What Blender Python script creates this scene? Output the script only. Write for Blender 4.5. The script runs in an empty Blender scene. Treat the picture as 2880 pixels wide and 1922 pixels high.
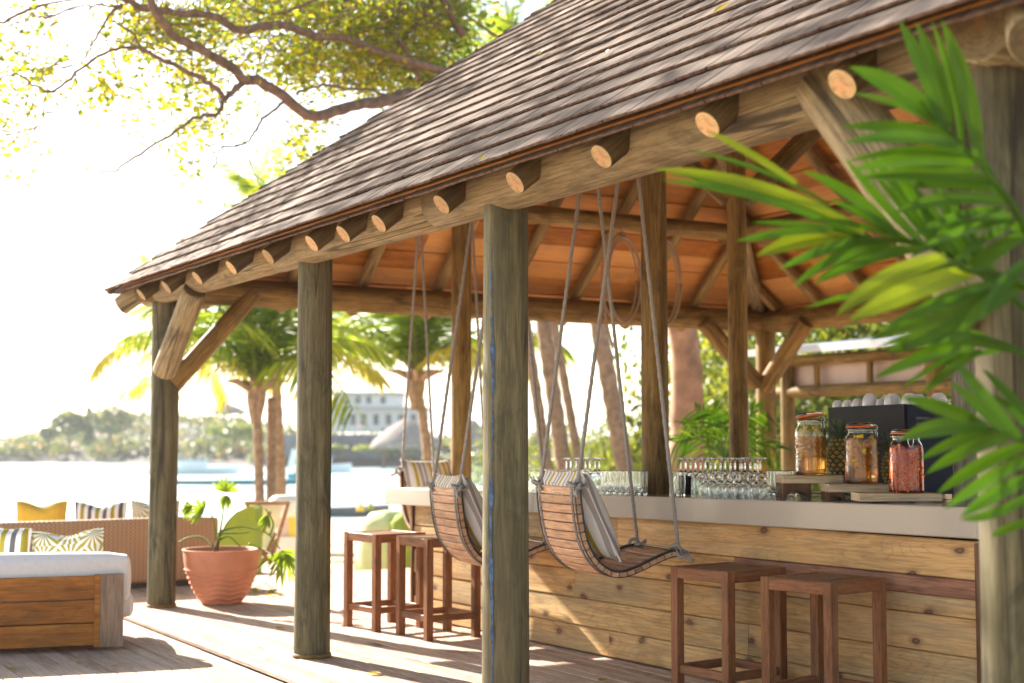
import bpy, math, random
import numpy as np
from mathutils import Vector, Matrix
random.seed(7); rng = np.random.default_rng(11)
R = math.radians
# ------------------------------------------------------------------ camera, sky, sun, exposure
F, CX, CY, CH = 4000.0, 1440.0, 961.0, 1.53
PITCH = math.atan((1235 - CY) / F)
TH = math.atan((CX + 950) / math.hypot(F, 1235 - CY))
fh = Vector((math.sin(TH), math.cos(TH), 0)); RT = Vector((math.cos(TH), -math.sin(TH), 0)); UZ = Vector((0, 0, 1))
FW = fh * math.cos(PITCH) + UZ * math.sin(PITCH); UP = UZ * math.cos(PITCH) - fh * math.sin(PITCH)
OC = Vector((0, 0, CH))
scene = bpy.context.scene
cam_d = bpy.data.cameras.new('camera'); cam = bpy.data.objects.new('camera', cam_d)
scene.collection.objects.link(cam); scene.camera = cam
cam.matrix_world = Matrix(((RT.x, UP.x, -FW.x, 0), (RT.y, UP.y, -FW.y, 0), (RT.z, UP.z, -FW.z, CH), (0, 0, 0, 1)))
cam_d.lens = 50; cam_d.sensor_width = 36; cam_d.clip_end = 6000; cam_d.clip_start = .05
cam_d.dof.use_dof = True; cam_d.dof.focus_distance = 8.1; cam_d.dof.aperture_fstop = 1.65
SUN_AZ, SUN_EL = R(-12.4), R(29)
SV = Vector((math.sin(SUN_AZ) * math.cos(SUN_EL), math.cos(SUN_AZ) * math.cos(SUN_EL), math.sin(SUN_EL)))
world = bpy.data.worlds.new('World'); scene.world = world; world.use_nodes = True
wn = world.node_tree; wn.nodes.clear()
sky = wn.nodes.new('ShaderNodeTexSky'); sky.sky_type = 'NISHITA'; sky.sun_disc = False
sky.sun_elevation = SUN_EL; sky.sun_rotation = SUN_AZ; sky.dust_density = 1.2; sky.air_density = 1.0; sky.ozone_density = 1.0
bg = wn.nodes.new('ShaderNodeBackground'); bg.inputs[1].default_value = .095
wo = wn.nodes.new('ShaderNodeOutputWorld'); tnt = wn.nodes.new('ShaderNodeMix'); tnt.data_type = 'RGBA'; tnt.blend_type = 'MULTIPLY'; tnt.inputs[0].default_value = 1; tnt.inputs[7].default_value = (1, .93, .82, 1)
wn.links.new(sky.outputs[0], tnt.inputs[6]); wn.links.new(tnt.outputs[2], bg.inputs[0]); wn.links.new(bg.outputs[0], wo.inputs[0])
sd = bpy.data.lights.new('sun', 'SUN'); sd.energy = 5; sd.angle = R(.55); sd.color = (1, .93, .82)
sun = bpy.data.objects.new('sun', sd); scene.collection.objects.link(sun); sun.rotation_euler = SV.to_track_quat('Z', 'Y').to_euler()
scene.view_settings.view_transform = 'Standard'; scene.view_settings.look = 'None'
scene.view_settings.exposure = 2.08; scene.view_settings.gamma = 1; scene.view_settings.use_curve_mapping = False
scene.render.engine = 'CYCLES'
cy = scene.cycles; cy.use_denoising = True; cy.max_bounces = 24; cy.transmission_bounces = 24; cy.transparent_max_bounces = 12
cy.diffuse_bounces = 5; cy.glossy_bounces = 4; cy.sample_clamp_indirect = 8; cy.caustics_reflective = False; cy.caustics_refractive = True
try: cy.denoiser = 'OPENIMAGEDENOISE'
except Exception: pass
try: cy.denoising_prefilter = 'ACCURATE'
except Exception: pass

# ------------------------------------------------------------------ helpers
def ray(x, y): return FW + RT * ((x - CX) / F) + UP * ((CY - y) / F)
def at(x, y, X=None, Y=None, Z=None, D=None):
    """the point of the place that lies on a known plane, measured from the photograph"""
    d = ray(x, y)
    t = X / d.x if X is not None else Y / d.y if Y is not None else (Z - CH) / d.z if Z is not None else D
    return OC + d * t
def proj(p):
    q = Vector(p) - OC; z = q.dot(FW)
    if z < .1: return (-9999, -9999, z)
    return CX + F * q.dot(RT) / z, CY - F * q.dot(UP) / z, z
coll = scene.collection
def link(name, me, parent=None):
    o = bpy.data.objects.new(name, me); coll.objects.link(o)
    if parent: o.parent = parent
    return o
def tag(o, label=None, cat=None, group=None, kind=None):
    if label: o['label'] = label
    if cat: o['category'] = cat
    if group: o['group'] = group
    if kind: o['kind'] = kind
    return o
def thing(name, label, cat, loc=(0, 0, 0), rz=0, group=None):
    o = bpy.data.objects.new(name, None); coll.objects.link(o); o.location = loc; o.rotation_euler = (0, 0, rz)
    o.empty_display_size = .1
    return tag(o, label, cat, group)
def copy_tree(src, parent=None):
    c = src.copy(); coll.objects.link(c)
    if parent: c.parent = parent
    for ch in src.children: copy_tree(ch, c)
    return c
class MB:
    def __init__(s): s.v = []; s.f = []; s.m = []
    def add(s, vs, fs, mi=0):
        b = len(s.v); s.v += [tuple(v) for v in vs]; s.f += [tuple(i + b for i in f) for f in fs]
        s.m += [mi] * len(fs) if isinstance(mi, int) else list(mi)
    def mesh(s, name, mats, smooth=False, flat=()):
        me = bpy.data.meshes.new(name); me.from_pydata(s.v, [], s.f)
        for m in (mats if isinstance(mats, (list, tuple)) else [mats]): me.materials.append(m)
        if any(s.m): me.polygons.foreach_set('material_index', s.m)
        if smooth: me.polygons.foreach_set('use_smooth', [mi not in flat for mi in s.m] if flat else [True] * len(s.f))
        me.update(); return me
    def obj(s, name, mats, parent=None, smooth=False, flat=()): return link(name, s.mesh(name, mats, smooth, flat), parent)
def box_vf(x0, x1, y0, y1, z0, z1):
    v = [(x, y, z) for z in (z0, z1) for y in (y0, y1) for x in (x0, x1)]
    return v, [(0, 2, 3, 1), (4, 5, 7, 6), (0, 1, 5, 4), (2, 6, 7, 3), (0, 4, 6, 2), (1, 3, 7, 5)]
def plank_vf(L, W, T, c=.004, nseg=1, bow=0., capm=0):
    """length along X (centred), width Y, thickness Z, eight sided section so its edges catch light"""
    w, t = W / 2, T / 2; c = min(c, w * .45, t * .45)
    sec = [(-w + c, -t), (w - c, -t), (w, -t + c), (w, t - c), (w - c, t), (-w + c, t), (-w, t - c), (-w, -t + c)]
    v = []; f = []; m = []
    for i in range(nseg + 1):
        x = -L / 2 + L * i / nseg; b = bow * (1 - (2 * i / nseg - 1) ** 2) if nseg > 1 else 0
        v += [(x, a, q + b) for a, q in sec]
    for i in range(nseg):
        for k in range(8):
            j = (k + 1) % 8; f.append((i * 8 + k, (i + 1) * 8 + k, (i + 1) * 8 + j, i * 8 + j)); m.append(0)
    f.append(tuple(range(8))); m.append(capm); f.append(tuple(nseg * 8 + k for k in reversed(range(8)))); m.append(capm)
    return v, f, m
def frame(o, ex, ez):
    ex = Vector(ex).normalized(); ez = Vector(ez); ez = (ez - ex * ez.dot(ex)).normalized(); ey = ez.cross(ex); o = Vector(o)
    return Matrix(((ex.x, ey.x, ez.x, o.x), (ex.y, ey.y, ez.y, o.y), (ex.z, ey.z, ez.z, o.z), (0, 0, 0, 1)))
def put(o, M, parent=None):
    """place at world matrix M under a parent that is only translated / rotated"""
    if parent is not None:
        o.parent = parent
        pm = Matrix.Translation(parent.location) @ parent.rotation_euler.to_matrix().to_4x4()
        M = pm.inverted() @ M
    o.matrix_local = M; return o
def tube_vf(pts, rad, seg=8, twist=None, lobes=0, caps=True):
    pts = [Vector(p) for p in pts]; n = len(pts)
    if not hasattr(rad, '__len__'): rad = [rad] * n
    v = []; f = []
    t0 = (pts[1] - pts[0]).normalized(); a = Vector((0, 0, 1)) if abs(t0.z) < .9 else Vector((1, 0, 0))
    nx = (a - t0 * a.dot(t0)).normalized(); s = 0
    for i, p in enumerate(pts):
        t = (pts[min(i + 1, n - 1)] - pts[max(i - 1, 0)]).normalized()
        nx = (nx - t * nx.dot(t)).normalized(); ny = t.cross(nx)
        if i: s += (p - pts[i - 1]).length
        for k in range(seg):
            th = 2 * math.pi * k / seg
            r = rad[i]
            if lobes: r *= .70 + .40 * abs(math.cos(lobes / 2 * th + s * twist))
            v.append(p + nx * (r * math.cos(th)) + ny * (r * math.sin(th)))
    for i in range(n - 1):
        for k in range(seg):
            j = (k + 1) % seg; f.append((i * seg + k, i * seg + j, (i + 1) * seg + j, (i + 1) * seg + k))
    if caps: f.append(tuple(reversed(range(seg)))); f.append(tuple((n - 1) * seg + k for k in range(seg)))
    return v, f
def smooth_path(pts, sub=6):
    P = [Vector(p) for p in pts]; P = [P[0] * 2 - P[1]] + P + [P[-1] * 2 - P[-2]]; out = []
    for i in range(1, len(P) - 2):
        for k in range(sub):
            t = k / sub; a, b, c, d = P[i - 1], P[i], P[i + 1], P[i + 2]
            out.append(.5 * ((2 * b) + (c - a) * t + (2 * a - 5 * b + 4 * c - d) * t * t + (3 * b - a - 3 * c + d) * t ** 3))
    out.append(P[-2]); return out
def lathe_vf(prof, seg=24, wob=None):
    v = []; f = []; n = len(prof)
    for i, (r, z) in enumerate(prof):
        for k in range(seg):
            th = 2 * math.pi * k / seg; rr = r + (wob(th, z, i) if wob else 0)
            v.append((rr * math.cos(th), rr * math.sin(th), z))
    for i in range(n - 1):
        for k in range(seg):
            j = (k + 1) % seg; f.append((i * seg + k, i * seg + j, (i + 1) * seg + j, (i + 1) * seg + k))
    return v, f
def log_mesh(L, r0, r1, seg=22, nl=12, wob=.02, bend=0.):
    """round log, its axis along local Z; slot 0 bark side, slot 1 sawn ends"""
    mb = MB(); ph = [random.uniform(0, 6.28) for _ in range(6)]; v = []; f = []; m = []
    for i in range(nl + 1):
        t = i / nl; r = r0 + (r1 - r0) * t
        for k in range(seg):
            th = 2 * math.pi * k / seg
            rr = r * (1 + wob * (math.sin(2 * th + ph[0] + t * 3) * .6 + math.sin(3 * th + ph[1] - t * 5) * .4 + math.sin(ph[2] + t * 9) * .5))
            v.append((rr * math.cos(th) + bend * math.sin(math.pi * t), rr * math.sin(th), t * L))
    for i in range(nl):
        for k in range(seg):
            j = (k + 1) % seg; f.append((i * seg + k, i * seg + j, (i + 1) * seg + j, (i + 1) * seg + k)); m.append(0)
    e = r0 * .06
    for base, z, sgn in ((0, -e, -1), (nl * seg, L + e, 1)):   # slightly eased ends
        b = len(v); r = r0 if sgn < 0 else r1
        for k in range(seg): x, y, _ = v[base + k]; v.append((x * .94, y * .94, z))
        for k in range(seg):
            j = (k + 1) % seg
            f.append((base + j, base + k, b + k, b + j) if sgn < 0 else (base + k, base + j, b + j, b + k)); m.append(0)
        f.append(tuple(b + k for k in (reversed(range(seg)) if sgn < 0 else range(seg)))); m.append(1)
    mb.v = v; mb.f = f; mb.m = m; return mb
def log(name, p0, p1, r0, r1, parent, mats, **k):
    p0 = Vector(p0); p1 = Vector(p1); d = p1 - p0
    o = link(name, log_mesh(d.length, r0, r1, **k).mesh(name, mats, True, flat=(1,)))
    q = d.to_track_quat('Z', 'X').to_matrix().to_4x4(); put(o, Matrix.Translation(p0) @ q, parent); return o

# ------------------------------------------------------------------ materials
def mat(name):
    m = bpy.data.materials.new(name); m.use_nodes = True; nt = m.node_tree; b = nt.nodes['Principled BSDF']; return m, nt, b
def N(nt, t, **k):
    n = nt.nodes.new(t)
    for a, v in k.items():
        if a.startswith('i_'):
            key = a[2:]; key = int(key) if key.isdigit() else key.replace('_', ' ')
            n.inputs[key].default_value = v
        else: setattr(n, a, v)
    return n
def ramp(nt, stops, interp='LINEAR'):
    n = nt.nodes.new('ShaderNodeValToRGB'); n.color_ramp.interpolation = interp; e = n.color_ramp.elements
    while len(e) < len(stops): e.new(.5)
    for i, (p, c) in enumerate(stops): e[i].position = p; e[i].color = (*c, 1) if len(c) == 3 else c
    return n
def mixc(nt, a, b, fac, mode='MIX'):
    n = nt.nodes.new('ShaderNodeMix'); n.data_type = 'RGBA'; n.blend_type = mode
    for sock, val in ((n.inputs[0], fac), (n.inputs[6], a), (n.inputs[7], b)):
        if hasattr(val, 'links') or hasattr(val, 'is_linked'): nt.links.new(val, sock)
        else: sock.default_value = val if isinstance(val, (int, float)) else (*val, 1)
    return n.outputs[2]
def rnd_vec(nt, island, amp=37.):
    tc = N(nt, 'ShaderNodeTexCoord')
    if island == 'island': g = N(nt, 'ShaderNodeNewGeometry').outputs['Random Per Island']
    else: g = N(nt, 'ShaderNodeObjectInfo').outputs['Random']
    wnz = N(nt, 'ShaderNodeTexWhiteNoise', noise_dimensions='1D'); nt.links.new(g, wnz.inputs['W'])
    s = N(nt, 'ShaderNodeVectorMath', operation='SCALE'); nt.links.new(wnz.outputs['Color'], s.inputs[0]); s.inputs['Scale'].default_value = amp
    a = N(nt, 'ShaderNodeVectorMath', operation='ADD'); nt.links.new(tc.outputs['Object'], a.inputs[0]); nt.links.new(s.outputs[0], a.inputs[1])
    return a.outputs[0], wnz.outputs['Value'], tc
def wood(name, cols, along='X', rnd='object', grain=1., tint=None, tint_amt=.5, knots=None, kscale=1., rough=.65, bump=.25, stain=None, stain_amt=.5, crack=0., var=.25, fine=1., ring=.38, face_knots=False, blotch=.35, warm=(1.1, .95, .75)):
    """cols: dark, mid, light; grain runs along the named local axis"""
    m, nt, b = mat(name); vec, rv, tc = rnd_vec(nt, rnd)
    sc = {'X': (.055, 1, 1), 'Y': (1, .055, 1), 'Z': (1, 1, .055)}[along]
    mp = N(nt, 'ShaderNodeMapping'); mp.inputs['Scale'].default_value = sc; nt.links.new(vec, mp.inputs[0])
    n1 = N(nt, 'ShaderNodeTexNoise', i_Scale=14 * grain, i_Detail=6., i_Roughness=.62, i_Distortion=.6); nt.links.new(mp.outputs[0], n1.inputs['Vector'])
    n2 = N(nt, 'ShaderNodeTexNoise', i_Scale=95 * grain * fine, i_Detail=3., i_Roughness=.6); nt.links.new(mp.outputs[0], n2.inputs['Vector'])
    r1 = ramp(nt, [(.3, cols[0]), (.5, cols[1]), (.72, cols[2])]); nt.links.new(n1.outputs['Fac'], r1.inputs[0]); col = r1.outputs[0]
    r2 = ramp(nt, [(.34, (.50, .48, .46)), (.56, (1, 1, 1))]); nt.links.new(n2.outputs['Fac'], r2.inputs[0])
    col = mixc(nt, col, r2.outputs[0], .85, 'MULTIPLY'); hsrc = n2.outputs['Fac']
    # growth-ring lines
    mp2 = N(nt, 'ShaderNodeMapping'); mp2.inputs['Scale'].default_value = tuple(.16 if s < 1 else 1 for s in sc); nt.links.new(vec, mp2.inputs[0])
    wv = N(nt, 'ShaderNodeTexNoise', i_Scale=5.5 * grain, i_Detail=1.5, i_Distortion=.3); nt.links.new(mp2.outputs[0], wv.inputs['Vector'])
    mu = N(nt, 'ShaderNodeMath', operation='MULTIPLY'); nt.links.new(wv.outputs['Fac'], mu.inputs[0]); mu.inputs[1].default_value = 26
    fr = N(nt, 'ShaderNodeMath', operation='FRACT'); nt.links.new(mu.outputs[0], fr.inputs[0])
    rr = ramp(nt, [(0, (.6, .6, .6)), (.14, (1, 1, 1)), (.85, (1, 1, 1)), (1, (.72, .72, .72))]); nt.links.new(fr.outputs[0], rr.inputs[0])
    col = mixc(nt, col, rr.outputs[0], ring, 'MULTIPLY')
    if blotch:
        mb_ = N(nt, 'ShaderNodeMapping'); mb_.inputs['Scale'].default_value = tuple(.38 if s < 1 else 1. for s in sc); nt.links.new(vec, mb_.inputs[0])
        nb = N(nt, 'ShaderNodeTexNoise', i_Scale=6., i_Detail=5., i_Roughness=.65, i_Distortion=.8); nt.links.new(mb_.outputs[0], nb.inputs['Vector'])
        rb_ = ramp(nt, [(.32, (1 - blotch,) * 3), (.5, (1, 1, 1)), (.7, tuple(1 + blotch * .55 * (w_ - .45) for w_ in warm))]); nt.links.new(nb.outputs['Fac'], rb_.inputs[0])
        col = mixc(nt, col, rb_.outputs[0], 1., 'MULTIPLY')
    if tint is not None:
        rt = ramp(nt, [(0, (0, 0, 0)), (1, (1, 1, 1))]); nt.links.new(rv, rt.inputs[0])
        mt = N(nt, 'ShaderNodeMath', operation='MULTIPLY'); nt.links.new(rt.outputs[0], mt.inputs[0]); mt.inputs[1].default_value = tint_amt
        col = mixc(nt, col, tint, mt.outputs[0])
    if stain is not None:
        ns = N(nt, 'ShaderNodeTexNoise', i_Scale=2.3, i_Detail=4., i_Roughness=.6); nt.links.new(mp2.outputs[0], ns.inputs['Vector'])
        rs = ramp(nt, [(.5, (0, 0, 0)), (.68, (stain_amt,) * 3)]); nt.links.new(ns.outputs['Fac'], rs.inputs[0])
        col = mixc(nt, col, stain, rs.outputs[0])
    if knots is not None:
        mk = N(nt, 'ShaderNodeMapping'); mk.inputs['Scale'].default_value = tuple(.45 if s < 1 else 1. for s in sc); nt.links.new(vec, mk.inputs[0])
        nz = N(nt, 'ShaderNodeTexNoise', i_Scale=9., i_Detail=2.); nt.links.new(mk.outputs[0], nz.inputs['Vector'])
        ad = N(nt, 'ShaderNodeVectorMath', operation='MULTIPLY_ADD'); nt.links.new(nz.outputs['Color'], ad.inputs[0]); ad.inputs[1].default_value = (.06, .06, .06); nt.links.new(mk.outputs[0], ad.inputs[2])
        if face_knots:      # knots of a sawn board: ovals on its face
            mf = N(nt, 'ShaderNodeMapping'); mf.inputs['Scale'].default_value = (.62, 1, 0); nt.links.new(vec, mf.inputs[0])
            nt.links.new(mf.outputs[0], ad.inputs[2])
        vo = N(nt, 'ShaderNodeTexVoronoi', i_Scale=3.4 * kscale); nt.links.new(ad.outputs[0], vo.inputs['Vector'])
        if face_knots: vo.voronoi_dimensions = '2D'
        rk = ramp(nt, [(.0, (.75, .75, .75)), (.06, (1, 1, 1)), (.085, (.45, .45, .45)), (.17, (0, 0, 0))]); nt.links.new(vo.outputs['Distance'], rk.inputs[0])
        kf = rk.outputs[0]
        if face_knots:
            sk = N(nt, 'ShaderNodeSeparateColor'); nt.links.new(vo.outputs['Color'], sk.inputs[0]); gt = N(nt, 'ShaderNodeMath', operation='GREATER_THAN'); nt.links.new(sk.outputs[0], gt.inputs[0]); gt.inputs[1].default_value = .45
            mk2 = N(nt, 'ShaderNodeMath', operation='MULTIPLY'); nt.links.new(rk.outputs[0], mk2.inputs[0]); nt.links.new(gt.outputs[0], mk2.inputs[1]); kf = mk2.outputs[0]
        col = mixc(nt, col, knots, kf)
    if crack:
        mc = N(nt, 'ShaderNodeMapping'); mc.inputs['Scale'].default_value = tuple(.03 if s < 1 else 1. for s in sc); nt.links.new(vec, mc.inputs[0])
        nc = N(nt, 'ShaderNodeTexNoise', i_Scale=4.2, i_Detail=2., i_Distortion=.2); nt.links.new(mc.outputs[0], nc.inputs['Vector'])
        rc = ramp(nt, [(.493, (0, 0, 0)), (.498, (crack,) * 3), (.502, (crack,) * 3), (.507, (0, 0, 0))]); nt.links.new(nc.outputs['Fac'], rc.inputs[0])
        col = mixc(nt, col, (.03, .02, .012), rc.outputs[0])
    hv = N(nt, 'ShaderNodeHueSaturation'); mr = N(nt, 'ShaderNodeMapRange'); nt.links.new(rv, mr.inputs[0]); mr.inputs[3].default_value = 1 - var; mr.inputs[4].default_value = 1 + var * .8
    nt.links.new(mr.outputs[0], hv.inputs['Value']); nt.links.new(col, hv.inputs['Color']); nt.links.new(hv.outputs[0], b.inputs['Base Color'])
    b.inputs['Roughness'].default_value = rough; b.inputs['Specular IOR Level'].default_value = .22
    bp = N(nt, 'ShaderNodeBump', i_Strength=bump, i_Distance=.004); nt.links.new(hsrc, bp.inputs['Height']); nt.links.new(bp.outputs[0], b.inputs['Normal'])
    return m
def endgrain(name, c1, c2, ctr, freq=70.):
    m, nt, b = mat(name); tc = N(nt, 'ShaderNodeTexCoord')
    sx = N(nt, 'ShaderNodeVectorMath', operation='MULTIPLY'); nt.links.new(tc.outputs['Object'], sx.inputs[0]); sx.inputs[1].default_value = (1, 1, 0)
    nz = N(nt, 'ShaderNodeTexNoise', i_Scale=12., i_Detail=3.); nt.links.new(tc.outputs['Object'], nz.inputs['Vector'])
    ad = N(nt, 'ShaderNodeVectorMath', operation='MULTIPLY_ADD'); nt.links.new(nz.outputs['Color'], ad.inputs[0]); ad.inputs[1].default_value = (.02, .02, 0); nt.links.new(sx.outputs[0], ad.inputs[2])
    ln = N(nt, 'ShaderNodeVectorMath', operation='LENGTH'); nt.links.new(ad.outputs[0], ln.inputs[0])
    mu = N(nt, 'ShaderNodeMath', operation='MULTIPLY'); nt.links.new(ln.outputs['Value'], mu.inputs[0]); mu.inputs[1].default_value = freq * 6.28
    si = N(nt, 'ShaderNodeMath', operation='SINE'); nt.links.new(mu.outputs[0], si.inputs[0])
    mr = N(nt, 'ShaderNodeMapRange'); nt.links.new(si.outputs[0], mr.inputs[0]); mr.inputs[1].default_value = -1
    col = mixc(nt, c1, c2, mr.outputs[0])
    rc = ramp(nt, [(.0, (1, 1, 1)), (.05, (0, 0, 0))]); nt.links.new(ln.outputs['Value'], rc.inputs[0])
    col = mixc(nt, col, ctr, rc.outputs[0]); nt.links.new(col, b.inputs['Base Color']); 
    oi = N(nt, 'ShaderNodeObjectInfo'); n2 = N(nt, 'ShaderNodeTexNoise', i_Scale=26., i_Detail=5.); nt.links.new(tc.outputs['Object'], n2.inputs['Vector'])
    mr2 = N(nt, 'ShaderNodeMapRange'); nt.links.new(oi.outputs['Random'], mr2.inputs[0]); mr2.inputs[3].default_value = .62; mr2.inputs[4].default_value = 1.08
    r2 = ramp(nt, [(.32, (.55, .5, .42)), (.55, (1, 1, 1))]); nt.links.new(n2.outputs['Fac'], r2.inputs[0]); c3 = mixc(nt, col, r2.outputs[0], .8, 'MULTIPLY')
    hs = N(nt, 'ShaderNodeHueSaturation'); nt.links.new(mr2.outputs[0], hs.inputs['Value']); nt.links.new(c3, hs.inputs['Color']); nt.links.new(hs.outputs[0], b.inputs['Base Color'])
    b.inputs['Roughness'].default_value = .8; return m
def flat(name, c, rough=.6, metal=0., noise=.12, nscale=20., bump=0., spec=None, coat=0.):
    m, nt, b = mat(name); tc = N(nt, 'ShaderNodeTexCoord'); nz = N(nt, 'ShaderNodeTexNoise', i_Scale=nscale, i_Detail=4.); nt.links.new(tc.outputs['Object'], nz.inputs['Vector'])
    r = ramp(nt, [(.3, tuple(x * (1 - noise) for x in c)), (.7, tuple(min(1, x * (1 + noise)) for x in c))]); nt.links.new(nz.outputs['Fac'], r.inputs[0]); nt.links.new(r.outputs[0], b.inputs['Base Color'])
    b.inputs['Roughness'].default_value = rough; b.inputs['Metallic'].default_value = metal
    if coat: b.inputs['Coat Weight'].default_value = coat
    if spec is not None: b.inputs['Specular IOR Level'].default_value = spec
    if bump:
        bp = N(nt, 'ShaderNodeBump', i_Strength=bump, i_Distance=.005); nt.links.new(nz.outputs['Fac'], bp.inputs['Height']); nt.links.new(bp.outputs[0], b.inputs['Normal'])
    return m
def leafmat(name, cols, trans=.45, rough=.45, spec=.5, tcol=None):
    m, nt, b = mat(name); g = N(nt, 'ShaderNodeNewGeometry'); r = ramp(nt, cols); nt.links.new(g.outputs['Random Per Island'], r.inputs[0])
    tc = N(nt, 'ShaderNodeTexCoord'); nz = N(nt, 'ShaderNodeTexNoise', i_Scale=6., i_Detail=3.); nt.links.new(tc.outputs['Object'], nz.inputs['Vector'])
    rr = ramp(nt, [(.3, (.75, .75, .75)), (.7, (1.1, 1.1, 1.1))]); nt.links.new(nz.outputs['Fac'], rr.inputs[0])
    c = mixc(nt, r.outputs[0], rr.outputs[0], 1., 'MULTIPLY')
    nt.links.new(c, b.inputs['Base Color']); b.inputs['Roughness'].default_value = rough; b.inputs['Specular IOR Level'].default_value = .3
    tr = N(nt, 'ShaderNodeBsdfTranslucent'); c2 = mixc(nt, c, tcol or (1.6, 1.6, .7), 1., 'MULTIPLY'); nt.links.new(c2, tr.inputs[0])
    mx = N(nt, 'ShaderNodeMixShader'); mx.inputs[0].default_value = trans
    nt.links.new(b.outputs[0], mx.inputs[1]); nt.links.new(tr.outputs[0], mx.inputs[2]); nt.links.new(mx.outputs[0], nt.nodes['Material Output'].inputs[0]); return m
def glassmat(name, c=(1, 1, 1), ior=1.45, rough=0.):
    m, nt, b = mat(name); b.inputs['Base Color'].default_value = (*c, 1); b.inputs['Transmission Weight'].default_value = 1; b.inputs['IOR'].default_value = ior; b.inputs['Roughness'].default_value = rough
    # light passes the thin walls, so what stands behind and below stays lit
    fr = N(nt, 'ShaderNodeFresnel', i_IOR=ior); return m

M_POST = wood('post_wood', [(.06, .048, .022), (.14, .118, .06), (.27, .24, .14)], 'Z', grain=1.0, blotch=.75, tint=(.11, .11, .065), tint_amt=.35, knots=(.06, .028, .012), kscale=1.4, crack=.85, var=.14, bump=.35, stain=(.12, .09, .05), stain_amt=.6)
M_BEAM = wood('beam_wood', [(.19, .135, .06), (.33, .25, .135), (.45, .36, .21)], 'Z', grain=.9, blotch=.45, knots=(.13, .075, .035), kscale=1.5, crack=.85, var=.1, bump=.35, stain=(.20, .15, .08), stain_amt=.5)
M_INLOG = wood('inner_log_wood', [(.13, .07, .017), (.245, .15, .045), (.35, .235, .085)], 'Z', grain=.9, blotch=.5, knots=(.10, .05, .02), kscale=1.4, crack=.6, var=.12, bump=.3)
M_RAFT = wood('shaded_rafter_wood', [(.05, .028, .009), (.095, .058, .02), (.15, .10, .038)], 'Z', grain=1.1, knots=(.12, .06, .03), var=.12, bump=.3)  # near-slope rafters: shade under the eave put into a darker wood colour
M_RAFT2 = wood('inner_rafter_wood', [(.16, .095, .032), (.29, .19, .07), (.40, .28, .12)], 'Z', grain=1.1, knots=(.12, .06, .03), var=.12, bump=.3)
M_END = endgrain('sawn_log_end', (.60, .38, .17), (.72, .50, .25), (.72, .36, .17))
M_END2 = endgrain('sawn_beam_end', (.16, .11, .045), (.20, .14, .065), (.24, .11, .04), 50)
M_SHING = wood('shingle_wood', [(.15, .095, .066), (.25, .175, .13), (.36, .28, .228)], 'X', rnd='island', grain=1.6, tint=(.32, .26, .225), tint_amt=.55, var=.30, bump=.5, rough=.9, stain=(.12, .10, .095), stain_amt=.55)
M_SHCOV = wood('unweathered_shaded_shingle', [(.045, .022, .014), (.07, .035, .023), (.10, .055, .036)], 'X', rnd='island', grain=1.6)  # covered unweathered wood, darkened so the joints between shingles look shaded
M_SHEND = wood('shingle_butt', [(.11, .057, .038), (.19, .11, .076), (.27, .17, .12)], 'Z', rnd='island', grain=2.2, var=.3, rough=.85)
M_CEIL = wood('ceiling_board_wood', [(.31, .09, .006), (.44, .148, .012), (.55, .215, .03)], 'X', rnd='object', grain=1.0, tint=(.70, .42, .17), tint_amt=.5, var=.22, rough=.55, bump=.15)
M_PINE = wood('pine_plank', [(.44, .24, .08), (.64, .40, .165), (.76, .53, .26)], 'X', rnd='object', grain=.8, ring=.7, blotch=.34, tint=(.62, .34, .15), tint_amt=.35, knots=(.13, .06, .035), face_knots=True, kscale=1.15, var=.08, rough=.6, bump=.2, stain=(.34, .29, .19), stain_amt=.6)
M_PINK = wood('pink_plank', [(.26, .11, .065), (.36, .17, .105), (.45, .24, .15)], 'X', rnd='object', grain=.8, knots=(.2, .10, .08), var=.06, rough=.6, bump=.2)
M_DECK = wood('deck_board_wood', [(.37, .235, .165), (.53, .375, .28), (.63, .49, .385)], 'X', rnd='object', grain=1.3, tint=(.47, .37, .30), tint_amt=.5, knots=(.14, .08, .06), kscale=.5, var=.14, rough=.7, bump=.3)
M_TEAK = wood('stool_teak', [(.20, .078, .032), (.275, .115, .05), (.345, .155, .072)], 'Z', rnd='object', grain=1.2, var=.1, rough=.5, bump=.12, fine=1.3)
M_TEAKX = wood('stool_teak_rail', [(.20, .078, .032), (.275, .115, .05), (.345, .155, .072)], 'X', rnd='object', grain=1.2, var=.1, rough=.5, bump=.12)
M_SEATSL = wood('stool_seat_slat', [(.19, .095, .05), (.27, .145, .075), (.33, .19, .10)], 'X', rnd='object', grain=1.5, var=.12, rough=.6)
M_SLAT = wood('swing_slat_wood', [(.52, .285, .165), (.63, .375, .225), (.72, .45, .29)], 'X', rnd='object', grain=1.1, var=.08, rough=.42, bump=.1)
M_SOFAW = wood('sofa_panel_wood', [(.32, .10, .012), (.44, .155, .022), (.54, .215, .04)], 'X', rnd='object', grain=1.2, var=.08, rough=.45, bump=.12)
M_SOFAP = wood('sofa_post_wood', [(.26, .15, .09), (.37, .235, .15), (.46, .31, .21)], 'Z', rnd='object', grain=1.2, var=.05, rough=.55, bump=.15, stain=(.30, .24, .19), stain_amt=.4)
M_BOARD = wood('riser_wood', [(.55, .40, .24), (.66, .51, .33), (.74, .61, .43)], 'X', rnd='object', grain=1., knots=(.3, .22, .2), kscale=.6, var=.06, rough=.5, bump=.1)
M_WALNUT = wood('riser_dark_wood', [(.07, .03, .012), (.14, .065, .03), (.21, .11, .055)], 'Z', rnd='object', grain=1.4, var=.08, rough=.5)
M_GREYPOST = wood('weathered_post_wood', [(.10, .085, .07), (.21, .185, .155), (.31, .28, .24)], 'Z', grain=1.9, crack=.9, var=.05, bump=.6, rough=.85)
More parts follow.
